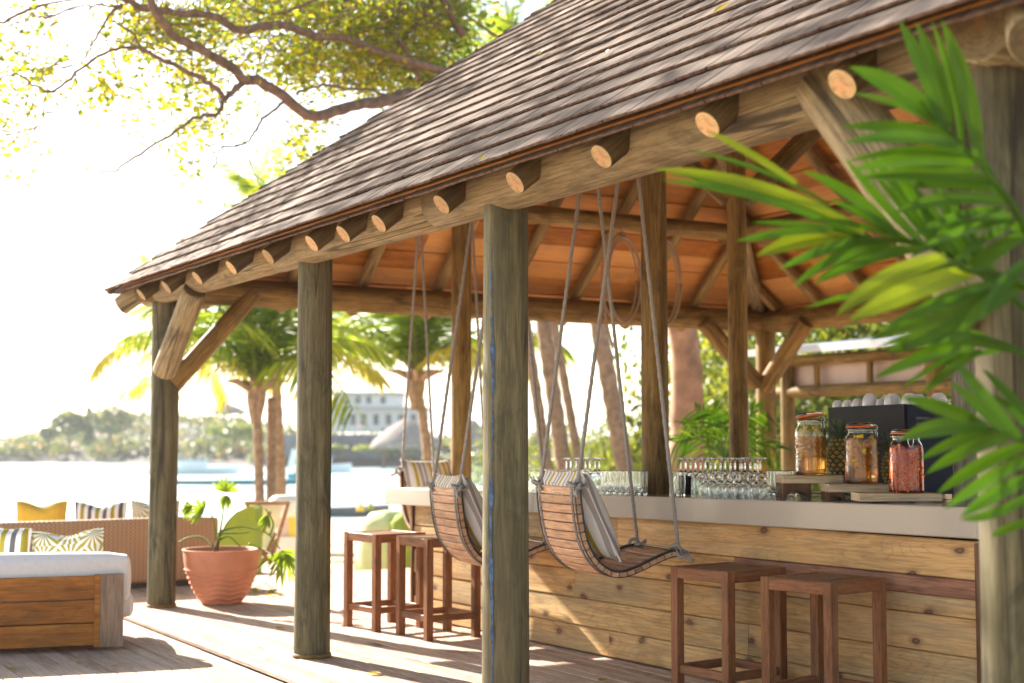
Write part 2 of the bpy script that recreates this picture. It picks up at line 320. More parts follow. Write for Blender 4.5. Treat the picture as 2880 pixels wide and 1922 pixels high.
M_ROPE = flat('grey_rope', (.33, .305, .28), .9, noise=.35, nscale=160, bump=.6)
M_ROPE2 = flat('pale_hemp_rope', (.33, .25, .18), .9, noise=.3, nscale=120, bump=.5)
M_STRAP = flat('grey_iron_strap', (.13, .125, .13), .42, metal=.75, noise=.3, nscale=30)
M_BLACK = flat('black_rubber_edge', (.016, .016, .018), .38, noise=.2)
M_BOLT = flat('bolt_steel', (.32, .31, .32), .35, metal=.9)
M_TERRA = flat('terracotta', (.56, .235, .13), .75, noise=.16, nscale=5, bump=.15)
M_SOIL = flat('potting_soil', (.05, .035, .025), .95, noise=.4, nscale=40, bump=1.)
M_WHITEF = flat('white_canvas', (.74, .70, .68), .85, noise=.05, nscale=30, bump=.15)
M_NAVY = flat('machine_navy_panel', (.010, .013, .028), .5, spec=.2, noise=.1)
M_GREYM = flat('machine_grey_panel', (.030, .031, .038), .7, metal=.0, spec=.12, noise=.06, nscale=6)
M_CUP = flat('white_porcelain', (.74, .74, .76), .12, noise=.02)
M_WIRE = flat('steel_wire', (.42, .40, .38), .25, metal=1., noise=.1)
M_RUBBER = flat('orange_rubber_seal', (.72, .16, .03), .45, noise=.12, nscale=30)
M_MAT = flat('black_bar_mat', (.01, .01, .012), .3, noise=.2)
M_BLUEP = flat('blue_paint_streak', (.055, .105, .19), .8, noise=.55, nscale=30)
M_GLASS = glassmat('clear_glass', (.97, .99, .985), 1.45)
M_SAND = flat('beach_sand', (.50, .38, .26), .95, noise=.3, nscale=1.3, bump=.8)
M_LIME = flat('lime_canvas', (.30, .37, .035), .85, noise=.08, nscale=8)
M_LIMEP = flat('sunlit_lime_canvas', (.66, .72, .35), .85, noise=.08, nscale=8)  # sunlight on the beanbag's left side put into a paler lime
M_TIMB = wood('deckchair_wood', [(.40, .18, .07), (.52, .26, .11), (.6, .33, .16)], 'Z', rnd='object', grain=1., var=.08)
M_YELF = flat('yellow_canvas', (.78, .56, .07), .85, noise=.08)
M_TRUNK = flat('palm_bark', (.30, .20, .135), .9, noise=.35, nscale=9, bump=.8)
M_BARK = flat('tree_bark', (.175, .105, .07), .85, noise=.4, nscale=11, bump=.9)
M_BARK2 = flat('reddish_trunk_bark', (.36, .20, .12), .85, noise=.35, nscale=4, bump=.9)
M_ROCK = flat('dark_rock', (.09, .075, .065), .9, noise=.4, nscale=.5, bump=1.)
M_STONE = flat('grey_stone_wall', (.14, .14, .16), .85, noise=.25, nscale=1.2, bump=.5)
M_THATCH = flat('thatch', (.24, .19, .165), .95, noise=.3, nscale=3, bump=1.)
M_WALLW = flat('white_render', (.78, .78, .76), .8, noise=.04, nscale=.6)
M_ROOFG = flat('grey_metal_roof', (.42, .42, .43), .5, metal=.3, noise=.06)
M_WIN = flat('dark_window', (.05, .07, .08), .1, noise=.1)
M_HULL = flat('boat_hull_white', (.75, .76, .78), .4, noise=.05)
M_BLUE = flat('kayak_blue', (.02, .20, .27), .4, noise=.1)
M_REDC = flat('red_plastic', (.6, .05, .03), .5)
M_PINKW = flat('pale_pink_wall', (.62, .47, .40), .8, noise=.1, nscale=3)
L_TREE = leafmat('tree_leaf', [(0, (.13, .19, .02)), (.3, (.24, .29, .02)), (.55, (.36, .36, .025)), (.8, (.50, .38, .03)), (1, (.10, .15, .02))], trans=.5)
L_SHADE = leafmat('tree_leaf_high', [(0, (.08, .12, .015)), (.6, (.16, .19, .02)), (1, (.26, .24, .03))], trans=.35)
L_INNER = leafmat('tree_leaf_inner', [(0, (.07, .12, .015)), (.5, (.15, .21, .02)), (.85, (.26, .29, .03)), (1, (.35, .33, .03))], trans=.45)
L_PALM = leafmat('coconut_leaf', [(0, (.09, .16, .012)), (.5, (.19, .27, .015)), (1, (.36, .38, .04))], trans=.5)
L_PALMY = leafmat('coconut_leaf_yellow', [(0, (.30, .26, .04)), (.5, (.40, .34, .06)), (1, (.28, .29, .04))], trans=.45)
L_BUSH = leafmat('bush_leaf', [(0, (.06, .09, .02)), (.5, (.14, .18, .035)), (.85, (.27, .28, .045)), (1, (.36, .33, .06))], trans=.35)
L_FAR = leafmat('far_bush_leaf', [(0, (.06, .085, .045)), (.5, (.13, .16, .06)), (.9, (.25, .25, .07)), (1, (.42, .20, .15))], trans=.3)
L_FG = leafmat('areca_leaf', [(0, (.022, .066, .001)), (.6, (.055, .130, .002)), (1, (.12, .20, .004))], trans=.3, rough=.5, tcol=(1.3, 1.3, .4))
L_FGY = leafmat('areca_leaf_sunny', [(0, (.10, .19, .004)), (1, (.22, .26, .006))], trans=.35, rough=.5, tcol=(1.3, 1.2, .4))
L_POT = leafmat('pot_plant_leaf', [(0, (.09, .16, .02)), (1, (.25, .32, .03))], trans=.45)
L_FALL = leafmat('fallen_leaf', [(0, (.45, .30, .04)), (1, (.30, .26, .05))], trans=.3)
L_PINE = leafmat('pineapple_leaf', [(0, (.07, .12, .07)), (1, (.16, .22, .13))], trans=.1)
# quartz countertop
M_QUARTZ, nt, b = mat('quartz_counter')
tc = N(nt, 'ShaderNodeTexCoord'); vo = N(nt, 'ShaderNodeTexVoronoi', i_Scale=95.); nt.links.new(tc.outputs['Object'], vo.inputs['Vector'])
rv_ = ramp(nt, [(.0, (.34, .29, .24)), (.10, (.49, .43, .36))]); nt.links.new(vo.outputs['Distance'], rv_.inputs[0]); nz = N(nt, 'ShaderNodeTexNoise', i_Scale=60., i_Detail=3.); nt.links.new(tc.outputs['Object'], nz.inputs['Vector'])
rn = ramp(nt, [(.3, (.97, .97, .97)), (.7, (1.02, 1.02, 1.02))]); nt.links.new(nz.outputs['Fac'], rn.inputs[0]); nt.links.new(mixc(nt, rv_.outputs[0], rn.outputs[0], 1., 'MULTIPLY'), b.inputs['Base Color']); b.inputs['Roughness'].default_value = .16
# wicker
def weave(name, c1, c2):
    m, nt, b = mat(name); tc = N(nt, 'ShaderNodeTexCoord'); sp = N(nt, 'ShaderNodeSeparateXYZ'); nt.links.new(tc.outputs['Object'], sp.inputs[0])
    def sn(o, k):
        a = N(nt, 'ShaderNodeMath', operation='MULTIPLY'); nt.links.new(o, a.inputs[0]); a.inputs[1].default_value = k
        s = N(nt, 'ShaderNodeMath', operation='SINE'); nt.links.new(a.outputs[0], s.inputs[0]); return s.outputs[0]
    p = N(nt, 'ShaderNodeMath', operation='MULTIPLY'); nt.links.new(sn(sp.outputs['X'], 130), p.inputs[0]); nt.links.new(sn(sp.outputs['Z'], 170), p.inputs[1])
    ab = N(nt, 'ShaderNodeMath', operation='MULTIPLY_ADD'); nt.links.new(sn(sp.outputs['X'], 140), ab.inputs[0]); ab.inputs[1].default_value = .35; nt.links.new(p.outputs[0], ab.inputs[2])
    mr = N(nt, 'ShaderNodeMapRange'); nt.links.new(ab.outputs[0], mr.inputs[0]); mr.inputs[1].default_value = -1.2; mr.inputs[2].default_value = 1.2
    nt.links.new(mixc(nt, c1, c2, mr.outputs[0]), b.inputs['Base Color']); b.inputs['Roughness'].default_value = .6
    bp = N(nt, 'ShaderNodeBump', i_Strength=.7, i_Distance=.008); nt.links.new(mr.outputs[0], bp.inputs['Height']); nt.links.new(bp.outputs[0], b.inputs['Normal']); return m
M_WICK = weave('woven_rattan', (.24, .12, .055), (.58, .36, .20))
# printed fabrics
def stripes(name, cols, per, axis='X', rough=.85):
    m, nt, b = mat(name); tc = N(nt, 'ShaderNodeTexCoord'); sp = N(nt, 'ShaderNodeSeparateXYZ'); nt.links.new(tc.outputs['Object'], sp.inputs[0])
    a = N(nt, 'ShaderNodeMath', operation='MULTIPLY_ADD'); nt.links.new(sp.outputs[axis], a.inputs[0]); a.inputs[1].default_value = 1 / per; a.inputs[2].default_value = 20.5
    f = N(nt, 'ShaderNodeMath', operation='FRACT'); nt.links.new(a.outputs[0], f.inputs[0]); r = ramp(nt, cols, 'CONSTANT'); nt.links.new(f.outputs[0], r.inputs[0])
    nz = N(nt, 'ShaderNodeTexNoise', i_Scale=7., i_Detail=3.); nt.links.new(tc.outputs['Object'], nz.inputs['Vector'])
    nt.links.new(r.outputs[0], b.inputs['Base Color']); b.inputs['Roughness'].default_value = rough
    bp = N(nt, 'ShaderNodeBump', i_Strength=.5, i_Distance=.02); nt.links.new(nz.outputs['Fac'], bp.inputs['Height']); nt.links.new(bp.outputs[0], b.inputs['Normal']); return m
W_, Y_, G_, DG = (.72, .69, .66), (.50, .36, .03), (.36, .32, .31), (.10, .10, .11)
M_STRIPE = stripes('yellow_grey_stripe_fabric', [(0, W_), (.16, Y_), (.34, W_), (.48, G_), (.66, W_), (.8, G_), (.92, W_)], .155)
M_STRIPE2 = stripes('olive_charcoal_stripe_fabric', [(0, W_), (.25, (.30, .25, .02)), (.5, W_), (.75, DG)], .16)
M_YCUSH = flat('mustard_fabric', (.52, .33, .03), .85, noise=.07, nscale=14, bump=.3)
M_BURST, nt, b = mat('sunburst_fabric')
tc = N(nt, 'ShaderNodeTexCoord'); vo = N(nt, 'ShaderNodeTexVoronoi', i_Scale=5.2, voronoi_dimensions='2D'); vo.inputs['Randomness'].default_value = .25
mpb = N(nt, 'ShaderNodeMapping'); nt.links.new(tc.outputs['Object'], mpb.inputs[0]); mpb.inputs['Rotation'].default_value = (R(90), 0, 0)
nt.links.new(mpb.outputs[0], vo.inputs['Vector']); sb = N(nt, 'ShaderNodeVectorMath', operation='SUBTRACT'); nt.links.new(mpb.outputs[0], sb.inputs[0]); nt.links.new(vo.outputs['Position'], sb.inputs[1])
sp = N(nt, 'ShaderNodeSeparateXYZ'); nt.links.new(sb.outputs[0], sp.inputs[0]); an = N(nt, 'ShaderNodeMath', operation='ARCTAN2'); nt.links.new(sp.outputs[0], an.inputs[0]); nt.links.new(sp.outputs[1], an.inputs[1])
mm = N(nt, 'ShaderNodeMath', operation='MULTIPLY'); nt.links.new(an.outputs[0], mm.inputs[0]); mm.inputs[1].default_value = 14; ss = N(nt, 'ShaderNodeMath', operation='SINE'); nt.links.new(mm.outputs[0], ss.inputs[0])
rb = ramp(nt, [(0, W_), (.5, (.34, .29, .04))], 'CONSTANT'); mrb = N(nt, 'ShaderNodeMapRange'); nt.links.new(ss.outputs[0], mrb.inputs[0]); mrb.inputs[1].default_value = -1; nt.links.new(mrb.outputs[0], rb.inputs[0]); nt.links.new(rb.outputs[0], b.inputs['Base Color']); b.inputs['Roughness'].default_value = .85
# water
M_WATER, nt, b = mat('sea_water'); b.inputs['Base Color'].default_value = (.42, .60, .60, 1); b.inputs['Roughness'].default_value = .3; b.inputs['IOR'].default_value = 1.33; b.inputs['Specular IOR Level'].default_value = 1.
tc = N(nt, 'ShaderNodeTexCoord'); nz = N(nt, 'ShaderNodeTexNoise', i_Scale=1.6, i_Detail=5., i_Roughness=.65); nt.links.new(tc.outputs['Object'], nz.inputs['Vector']); bp = N(nt, 'ShaderNodeBump', i_Strength=.9, i_Distance=.35); nt.links.new(nz.outputs['Fac'], bp.inputs['Height']); nt.links.new(bp.outputs[0], b.inputs['Normal'])

# ------------------------------------------------------------------ ground, water, decks
def ground():
    pxs = [-3000, -1500, -700, -300, 0, 300, 600, 900, 1200, 1400, 1600, 1900, 2200, 2600, 3200, 4500, 7000]
    shore = [60, 58, 55, 52, 50, 50, 50, 52, 56, 70, 110, 260, 300, 300, 300, 300, 300]
    rad = [0, 4, 8, 14, 18, 22, 27, 33, 40, 46, 52, 60, 75, 100, 140, 200, 320, 700, 1800]
    v = []; f = []
    for j, px in enumerate(pxs):
        d = fh + RT * ((px - CX) / F)
        for r in rad:
            p = d * r; s = shore[j]
            z = -.35 if r < s * .4 else -.35 - 1.0 * min(1.6, (r - s * .4) / (s * .6))
            if 0 < r < 1800: z += random.uniform(-.05, .05)
            v.append((p.x, p.y, z))
    n = len(rad)
    for j in range(len(pxs) - 1):
        for i in range(n - 1): f.append((j * n + i, j * n + i + 1, (j + 1) * n + i + 1, (j + 1) * n + i))
    mb = MB(); mb.add([(q[0], q[1], q[2]) for q in v], f)
    # ground behind and beside the camera too
    mb.add([(-1800, -1800, -.36), (1800, -1800, -.36), (1800, 30, -.36), (-1800, 8, -1.5)], [(0, 1, 2, 3)])
    o = mb.obj('sand', M_SAND, smooth=True); tag(o, kind='structure')
    mb = MB(); c = fh * 900
    mb.add([(c.x + RT.x * a + fh.x * q, c.y + RT.y * a + fh.y * q, -1.3) for a, q in ((-2500, -870), (2500, -870), (2500, 3000), (-2500, 3000))], [(0, 1, 2, 3)])
    tag(mb.obj('water', M_WATER), kind='structure')
ground()
# decks: boards run along Y
def deck(name, x0, x1, y0, y1, z, bw=.118, cuts=(4.4,), solid=None):
    root = thing(name, None, None, (x0, y0, z)); tag(root, kind='structure'); x = x0; k = 0
    while x < x1 - .02:
        w = min(bw, x1 - x); y = y0; first = True
        while y < y1 - .1:
            L = random.uniform(3.2, 4.8) if not first else random.uniform(1.8, 4.6); first = False
            ye = min(y1, y + L)
            if y1 - ye < .8: ye = y1
            v, f, m = plank_vf(ye - y - .004, w - .007, .032, .004)
            mb = MB(); mb.add(v, f, m); o = mb.obj('deck_board', [M_DECK])
            put(o, frame((x + w / 2, (y + ye) / 2, z - .016 + random.uniform(-.0012, .0012)), (0, 1, 0), (0, 0, 1)), root)
            y = ye
        x += bw
    mb = MB(); mb.add(*box_vf(x0 + .01, x1 - .01, y0 + .01, y1 - .01, z - .3, z - .04)); o = mb.obj('deck_frame', M_BLACK); o.matrix_local = Matrix.Identity(4)
    o.parent = root; o.location = (-x0, -y0, -z); return root
deck('deck', 3.5, 5.9, 1.2, 15.3, 0)
deck('lower_deck', -1.1, 3.497, 3.0, 16.6, -.035)
mb = MB(); mb.add(*box_vf(5.9, 12.4, 2.0, 15.3, -.3, -.002)); o = mb.obj('bar_floor', M_DECK); tag(o, kind='structure')

# ------------------------------------------------------------------ pavilion
EX0, EX1, EY0, EY1, EZ, TA, KH = 3.55, 11.6, 2.83, 13.38, 2.94, .785, .88
AL = math.atan(TA); HX = (EX0 + EX1) / 2; HR = HX - EX0; RZ = EZ + HR * TA; TB = TA / KH
RY1, RY0 = EY1 - KH * HR, EY0 + KH * HR
PAV = thing('log_pavilion', 'open log-post pavilion with a hipped brown-grey wooden shingle roof over the bar', 'pavilion', (7.5, 8, 0))
LOGO = [M_POST, M_END2]; LOGB = [M_BEAM, M_END2]; LOGI = [M_INLOG, M_END2]; LOGR = [M_RAFT, M_END]; LOGR2 = [M_RAFT2, M_END]
PX = 3.95
posts = [(3.97, 12.92), (3.985, 9.44), (3.93, 6.66), (3.92, 3.26)]
pobj = []
for i, (x, y) in enumerate(posts):
    pobj.append(log('post', (x, y, -.02), (x, y, 2.86), .128, .122 if i else .126, PAV, LOGO, wob=.012, seg=32, nl=24))
for po, (x, y) in zip(pobj, posts):
    mb = MB(); mb.add(*lathe_vf([(.126, .0), (.1365, .001), (.1375, .012), (.135, .026), (.126, .03)], 32)); rg = mb.obj('foot_ring', M_INLOG, po, smooth=True); rg.location = (0, 0, .02)
for (x, y) in [(11.2, 12.92), (11.2, 9.4), (11.2, 6.6), (11.2, 3.26), (7.6, 3.26)]:
    log('post', (x, y, -.02), (x, y, 2.82), .12, .115, PAV, LOGI, wob=.015)
for nme, d, w in (('blue', 0, 0),):
    # the blue paint streak runs down the third post as a thin raised smear of paint
    mb = MB(); x, y = posts[2]; v = []; f = []; n = 90
    base = math.atan2(-y, -x) ; a0 = base - .60
    for i in range(n + 1):
        z = .02 + 2.55 * i / n; wd = .15 + .10 * math.sin(i * .7) * math.sin(i * .23 + 1); c = a0 + .05 * math.sin(i * .13) + random.uniform(-.012, .012)
        if z < .5 or z > 2.2: wd *= .45
        if 1.35 < z < 1.75: wd *= .35
        r = .1300 - .0052 * z / 2.88
        for a in (c - wd / 2, c, c + wd / 2): v.append((x + (r + .0045) * math.cos(a), y + (r + .0045) * math.sin(a), z))
    for i in range(n):
        for k in range(2): f.append((i * 3 + k, i * 3 + k + 1, i * 3 + 4 + k, i * 3 + 3 + k))
    mb.add([(a - 7.5, q - 8, c) for a, q, c in v], f); o = mb.obj('blue_paint', M_BLUEP, PAV); o['label'] = 'blue paint streak down the middle post'
BZ = 2.905
log('beam', (3.92, 13.28, BZ + .0), (3.93, 9.93, BZ), .128, .128, PAV, LOGB, wob=.012, seg=30)
log('beam', (3.93, 9.93, BZ), (3.915, 7.30, BZ - .003), .131, .134, PAV, LOGB, wob=.012, seg=30)
log('beam', (3.905, 7.36, BZ), (3.90, 2.6, BZ), .139, .143, PAV, LOGB, wob=.012, seg=30)
log('beam', (3.72, 12.94, 2.925), (11.7, 12.94, 2.92), .135, .125, PAV, LOGI)
log('beam', (3.74, 3.2, 2.93), (11.7, 3.2, 2.93), .15, .13, PAV, LOGB)
log('beam', (11.2, 13.3, 2.91), (11.2, 2.6, 2.91), .13, .13, PAV, LOGI)
def br(a, b, r, m=LOGB): log('brace', a, b, r, r * .96, PAV, m)
br(at(462, 1045, X=3.83), at(548, 818, X=3.87), .105)
br(at(486, 1082, Y=12.86), at(712, 828, Y=12.86), .088, LOGI)
br(at(2150, 1090, X=11.1), at(2268, 905, X=11.1), .105, LOGI)
br(at(2128, 1080, Y=12.86), at(1978, 905, Y=12.86), .105, LOGI)
br(at(2790, 880, X=3.84), at(2325, 235, X=3.86), .132)
# inner posts
IP = {'A': (6.53, 11.9, .1, 4.15), 'B': (6.15, 8.3, .1, 4.85), 'C': (7.72, 9.25, .083, 5.75)}
for k, (x, y, r, z) in IP.items(): log('inner_post', (x, y, -.02), (x, y, z), r, r * .93, PAV, LOGI, nl=16, wob=.02)
o = log('inner_post', (6.37, 5.64, -.02), (6.37, 5.64, 4.9), .078, .075, PAV, [M_GREYPOST, M_END2], nl=16, wob=.03); o['label'] = 'thin weathered grey post at the end of the counter'
br((7.66, 9.3, 3.55), (6.75, 10.1, 4.75), .07, LOGI); br((7.78, 9.2, 3.55), (8.9, 8.75, 4.75), .085, LOGI)
# ring purlins
log('purlin', (5.22, 4.6, 3.73), (5.22, 12.1, 3.73), .095, .09, PAV, LOGI)
log('purlin', (5.0, 11.9, 3.75), (10.5, 11.9, 3.76), .093, .088, PAV, LOGI)
log('purlin', (9.9, 4.4, 3.75), (9.9, 12.1, 3.75), .09, .09, PAV, LOGI)
log('purlin', (5.0, 4.7, 3.75), (10.2, 4.7, 3.75), .09, .09, PAV, LOGI)
log('ridge_beam', (HX, RY0 - .1, RZ - .30), (HX, RY1 + .1, RZ - .30), .08, .08, PAV, LOGI)
# rafters
DR = .10 / math.cos(AL)
def zx(x): return EZ - .07 + min(x - EX0, EX1 - x) * TA
rys = [3.77, 4.55, 5.32, 6.09, 6.88, 7.68, 8.20, 8.71, 9.50, 10.26, 11.06, 11.88, 12.62]
for y in rys:
    lim = HX if RY0 <= y <= RY1 else EX0 + (min(y - EY0, EY1 - y)) / KH
    lim = max(lim, EX0 + .75)
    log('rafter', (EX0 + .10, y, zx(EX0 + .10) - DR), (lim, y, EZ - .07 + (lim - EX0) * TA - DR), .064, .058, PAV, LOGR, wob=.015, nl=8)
    l2 = EX1 - (lim - EX0)
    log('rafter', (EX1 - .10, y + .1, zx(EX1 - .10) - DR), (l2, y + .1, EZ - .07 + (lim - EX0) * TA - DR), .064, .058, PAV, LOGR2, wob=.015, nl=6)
DB = .10 / math.cos(math.atan(TB))
for x in [4.45, 5.23, 6.0, 6.85, 7.7, 8.55, 9.4, 10.2, 10.9]:
    run = min(x - EX0, EX1 - x) * KH; run = max(run, .6)
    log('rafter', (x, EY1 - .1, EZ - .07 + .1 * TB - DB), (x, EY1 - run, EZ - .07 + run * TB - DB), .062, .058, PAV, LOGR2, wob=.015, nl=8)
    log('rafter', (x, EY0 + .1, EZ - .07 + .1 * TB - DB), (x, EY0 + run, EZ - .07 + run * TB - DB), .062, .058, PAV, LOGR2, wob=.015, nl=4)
for (x, y, sx, sy) in ((EX0, EY1, 1, -1), (EX1, EY1, -1, -1), (EX0, EY0, 1, 1), (EX1, EY0, -1, 1)):
    log('hip_rafter', (x + sx * .1, y + sy * KH * .1, EZ - .24 + .1 * TA), (x + sx * HR, y + sy * KH * HR, RZ - .24), .09, .08, PAV, LOGB, wob=.015)
# ceiling boards under the shingles, four slopes, course after course
NX = Vector((-math.sin(AL), 0, math.cos(AL)))
def slope_frames():
    bl = math.atan(TB)
    return [ # origin at eave corner, along-eave dir, up-slope dir, length of eave, inset per metre of slope, slope length
        (Vector((EX0, EY0, EZ)), Vector((0, 1, 0)), Vector((math.cos(AL), 0, math.sin(AL))), EY1 - EY0, KH * math.cos(AL), HR / math.cos(AL)),
        (Vector((EX1, EY0, EZ)), Vector((0, 1, 0)), Vector((-math.cos(AL), 0, math.sin(AL))), EY1 - EY0, KH * math.cos(AL), HR / math.cos(AL)),
        (Vector((EX0, EY1, EZ)), Vector((1, 0, 0)), Vector((0, -math.cos(bl), math.sin(bl))), EX1 - EX0, math.cos(bl) / KH, HR * KH / math.cos(bl)),
        (Vector((EX0, EY0, EZ)), Vector((1, 0, 0)), Vector((0, math.cos(bl), math.sin(bl))), EX1 - EX0, math.cos(bl) / KH, HR * KH / math.cos(bl))]
SF = slope_frames(); nceil = 0
for si, (o0, e, u, L, ins, SL) in enumerate(SF):
    nrm = e.cross(u); nrm = nrm if nrm.z > 0 else -nrm; cw = .235; k = 0
    while k * cw < SL - .05:
        s = k * cw; a = ins * (s + cw + .05); b = L - a
        if b - a < .15: break
        cuts = [a]
        while b - cuts[-1] > 3.4: cuts.append(cuts[-1] + random.uniform(2.0, 3.2))
        if b - cuts[-1] < .3 and len(cuts) > 1: cuts[-1] = b
        else: cuts.append(b)
        for c0, c1 in zip(cuts[:-1], cuts[1:]):
            v, f, m = plank_vf(c1 - c0 - .003, cw + .02, .016, .003); mb = MB(); mb.add(v, f, m); ob = mb.obj('ceiling_board', M_CEIL)
            p = o0 + e * ((c0 + c1) / 2) + u * (s + cw * .5 + .066) - nrm * (.052 - .006 * (k % 2))
            put(ob, frame(p, e, (nrm * 1 + u * .03)), PAV); nceil += 1
        k += 1
# shingles
def shingle_vf(L, w, t, skew):
    m_ = min(.243, L * .9); tm = t * (1 - .65 * m_ / L)
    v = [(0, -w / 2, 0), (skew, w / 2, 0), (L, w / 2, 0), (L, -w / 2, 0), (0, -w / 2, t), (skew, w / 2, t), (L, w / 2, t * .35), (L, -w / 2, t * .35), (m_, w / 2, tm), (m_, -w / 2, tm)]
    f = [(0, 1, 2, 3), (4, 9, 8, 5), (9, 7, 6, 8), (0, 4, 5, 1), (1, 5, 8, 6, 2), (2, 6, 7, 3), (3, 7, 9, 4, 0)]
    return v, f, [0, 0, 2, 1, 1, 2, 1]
near = []; rest = MB(); cnt = 0
EXPO = .226
for si, (o0, e, u, L, ins, SL) in enumerate(SF):
    nrm = e.cross(u); nrm = nrm if nrm.z > 0 else -nrm; k = -1
    while k * EXPO < SL - .1:
        s = max(0, k) * EXPO - (.015 if k < 0 else .045 if k == 0 else .03) ; h0 = -.026 if k < 0 else 0
        a = ins * max(0, s) - .02; b = L - a; pos = a - random.uniform(0, .15)
        while pos < b - .03:
            w = random.choice((.13, .16, .19, .2, .22, .25)) * random.uniform(.93, 1.07)
            x0 = max(pos, a); x1 = min(pos + w, b)
            if x1 - x0 > .035:
                t = random.uniform(.0105, .014); Ls = .40 if k >= 0 else .2
                ww = x1 - x0 - random.uniform(.005, .011); v, f, m = shingle_vf(Ls, ww, t, random.uniform(-.006, .006))
                xm = (x0 + x1) / 2; fl = 1 if (e.cross(nrm)).dot(u) > 0 else -1        # local +Y of the shingle against the eave direction
                tops = {}
                for sg in (-1, 1):
                    xc = xm + sg * ww / 2; lim = min(xc, L - xc) / ins - max(0, s) + .012; tops[sg] = max(.02, min(Ls, lim))
                eysg = 1 if nrm.cross(u).dot(e) > 0 else -1
                v = [(q[0] if q[0] < .05 else min(q[0], tops[(1 if q[1] > 0 else -1) * eysg]), q[1], q[2]) for q in v]
                p = o0 + e * ((x0 + x1) / 2) + u * (s + random.uniform(-.006, .006)) + nrm * (h0 - .036 + (.022 if k >= 0 else 0) + random.uniform(0, .002))
                tilt = -.060 if k >= 0 else 0
                uu = (u + nrm * tilt); M = frame(p + nrm * (.020 if k >= 0 else 0), uu, nrm)
                # small pieces in front of the camera become objects of their own
                px, py, zz = proj(p + u * .1)
                if si == 0 and -60 < px < 2950 and -40 < py < 1000: near.append((zz, M, v, f, m))
                else:
                    rest.add([M @ Vector(q) - PAV.location for q in v], f, m); cnt += 1
            pos += w
        k += 1
near.sort(key=lambda q: q[0])
for i, (zz, M, v, f, m) in enumerate(near):
    if i < 298:
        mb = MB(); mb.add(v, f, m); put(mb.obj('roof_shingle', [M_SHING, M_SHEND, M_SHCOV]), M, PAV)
    else: rest.add([M @ Vector(q) - PAV.location for q in v], f, m)
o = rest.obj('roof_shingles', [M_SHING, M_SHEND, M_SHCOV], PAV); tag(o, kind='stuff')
# ridge and hip caps
mb = MB()
for (p, q) in (((HX, RY0, RZ + .03), (HX, RY1, RZ + .03)),):
    mb.add(*tube_vf([Vector(p) - PAV.location, Vector(q) - PAV.location], .06, 6))
mb.obj('ridge_cap', M_SHING, PAV)

# ------------------------------------------------------------------ bar
def by(y): return 5.60 + (11.0 - y) * .0560          # face of the bar at height y along the row
BAR = thing('bar_counter', 'long bar clad in pale pine planks with a thick glossy grey-beige stone top', 'bar', (5.9, 8, 0))
bd = Vector((.0560, -1, 0)).normalized(); bn = Vector((-1, -.0560, 0)).normalized()
rows = [(.012, .190), (.194, .384), (.388, .585), (.589, .688), (.690, .788), (.792, .995)]
for ri, (z0, z1) in enumerate(rows):
    ys = {0: [11.03, 8.3, 6.12, 5.19], 1: [10.98, 9.6, 6.9, 5.19], 2: [11.05, 8.7, 6.2, 5.19], 3: [10.95, 7.9, 5.19], 4: [11.02, 7.02, 5.19], 5: [11.0, 8.2, 5.19]}[ri]
    for a, c in zip(ys[:-1], ys[1:]):
        L = (a - c) / abs(bd.y) - .003; pk = (ri == 4 and c < 6)
        v, f, m = plank_vf(L, z1 - z0, .028, .006); mb = MB(); mb.add(v, f, m)
        o = mb.obj('plank', M_PINK if pk else M_PINE); ym = (a + c) / 2
        tilt = .035
        put(o, frame(Vector((by(ym), ym, (z0 + z1) / 2)) - bn * .0, bd, bn + Vector((0, 0, tilt))), BAR)
        if pk: o['label'] = 'pinkish brown plank'
for y0, x1 in ((11.0, 6.75), (5.16, 6.75)):            # end walls of the bar
    for (z0, z1) in [(.012, .19), (.194, .384), (.388, .585), (.589, .788), (.792, .99)]:
        v, f, m = plank_vf(x1 - by(y0) - .04, z1 - z0, .028, .006); mb = MB(); mb.add(v, f, m)
        put(mb.obj('plank', M_PINE), frame((by(y0) / 2 + x1 / 2 + .01, y0 - .02 if y0 > 8 else y0, (z0 + z1) / 2), (1, 0, 0), (0, 1 if y0 > 8 else -1, 0)), BAR)
mb = MB(); v = []
for y in (10.92, 5.21):
    for x in (by(y) + .03, 6.7): v += [(x, y, 0), (x, y, .99)]
mb.add([(a - 5.9, c - 8, z) for a, c, z in v], [(0, 1, 3, 2), (4, 6, 7, 5), (0, 2, 6, 4), (1, 5, 7, 3), (0, 4, 5, 1), (2, 3, 7, 6)]); mb.obj('core', M_BLACK, BAR)
# corner trims
for y in (5.168, 11.03):
    mb = MB(); mb.add(*box_vf(-.02, .02, -.015, .015, .01, .985)); put(mb.obj('corner_trim', M_WALNUT), Matrix.Translation((by(y) - .012, y, 0)), BAR)
def ctop(y): return 1.100 + (11.45 - y) / 6.31 * .075
def cbot(y): return .957 + (11.45 - y) / 6.31 * .055
mb = MB(); ch = .006; sec = []
for y in (11.45, 9.35, 7.25, 5.14):
    xf = by(y) - .062; xb = 7.35; t, bo = ctop(y), cbot(y)
    sec.append([(xf + ch, bo), (xf, bo + ch), (xf, t - ch), (xf + ch, t), (xb - ch, t), (xb, t - ch), (xb, bo + ch), (xb - ch, bo)])
v = []
for y, s in zip((11.45, 9.35, 7.25, 5.14), sec): v += [(x - 5.9, y - 8, z) for x, z in s]
f = [(i * 8 + k, (i + 1) * 8 + k, (i + 1) * 8 + (k + 1) % 8, i * 8 + (k + 1) % 8) for i in range(3) for k in range(8)] + [tuple(range(8)), tuple(24 + k for k in reversed(range(8)))]
mb.add(v, f); mb.obj('countertop', M_QUARTZ, BAR)
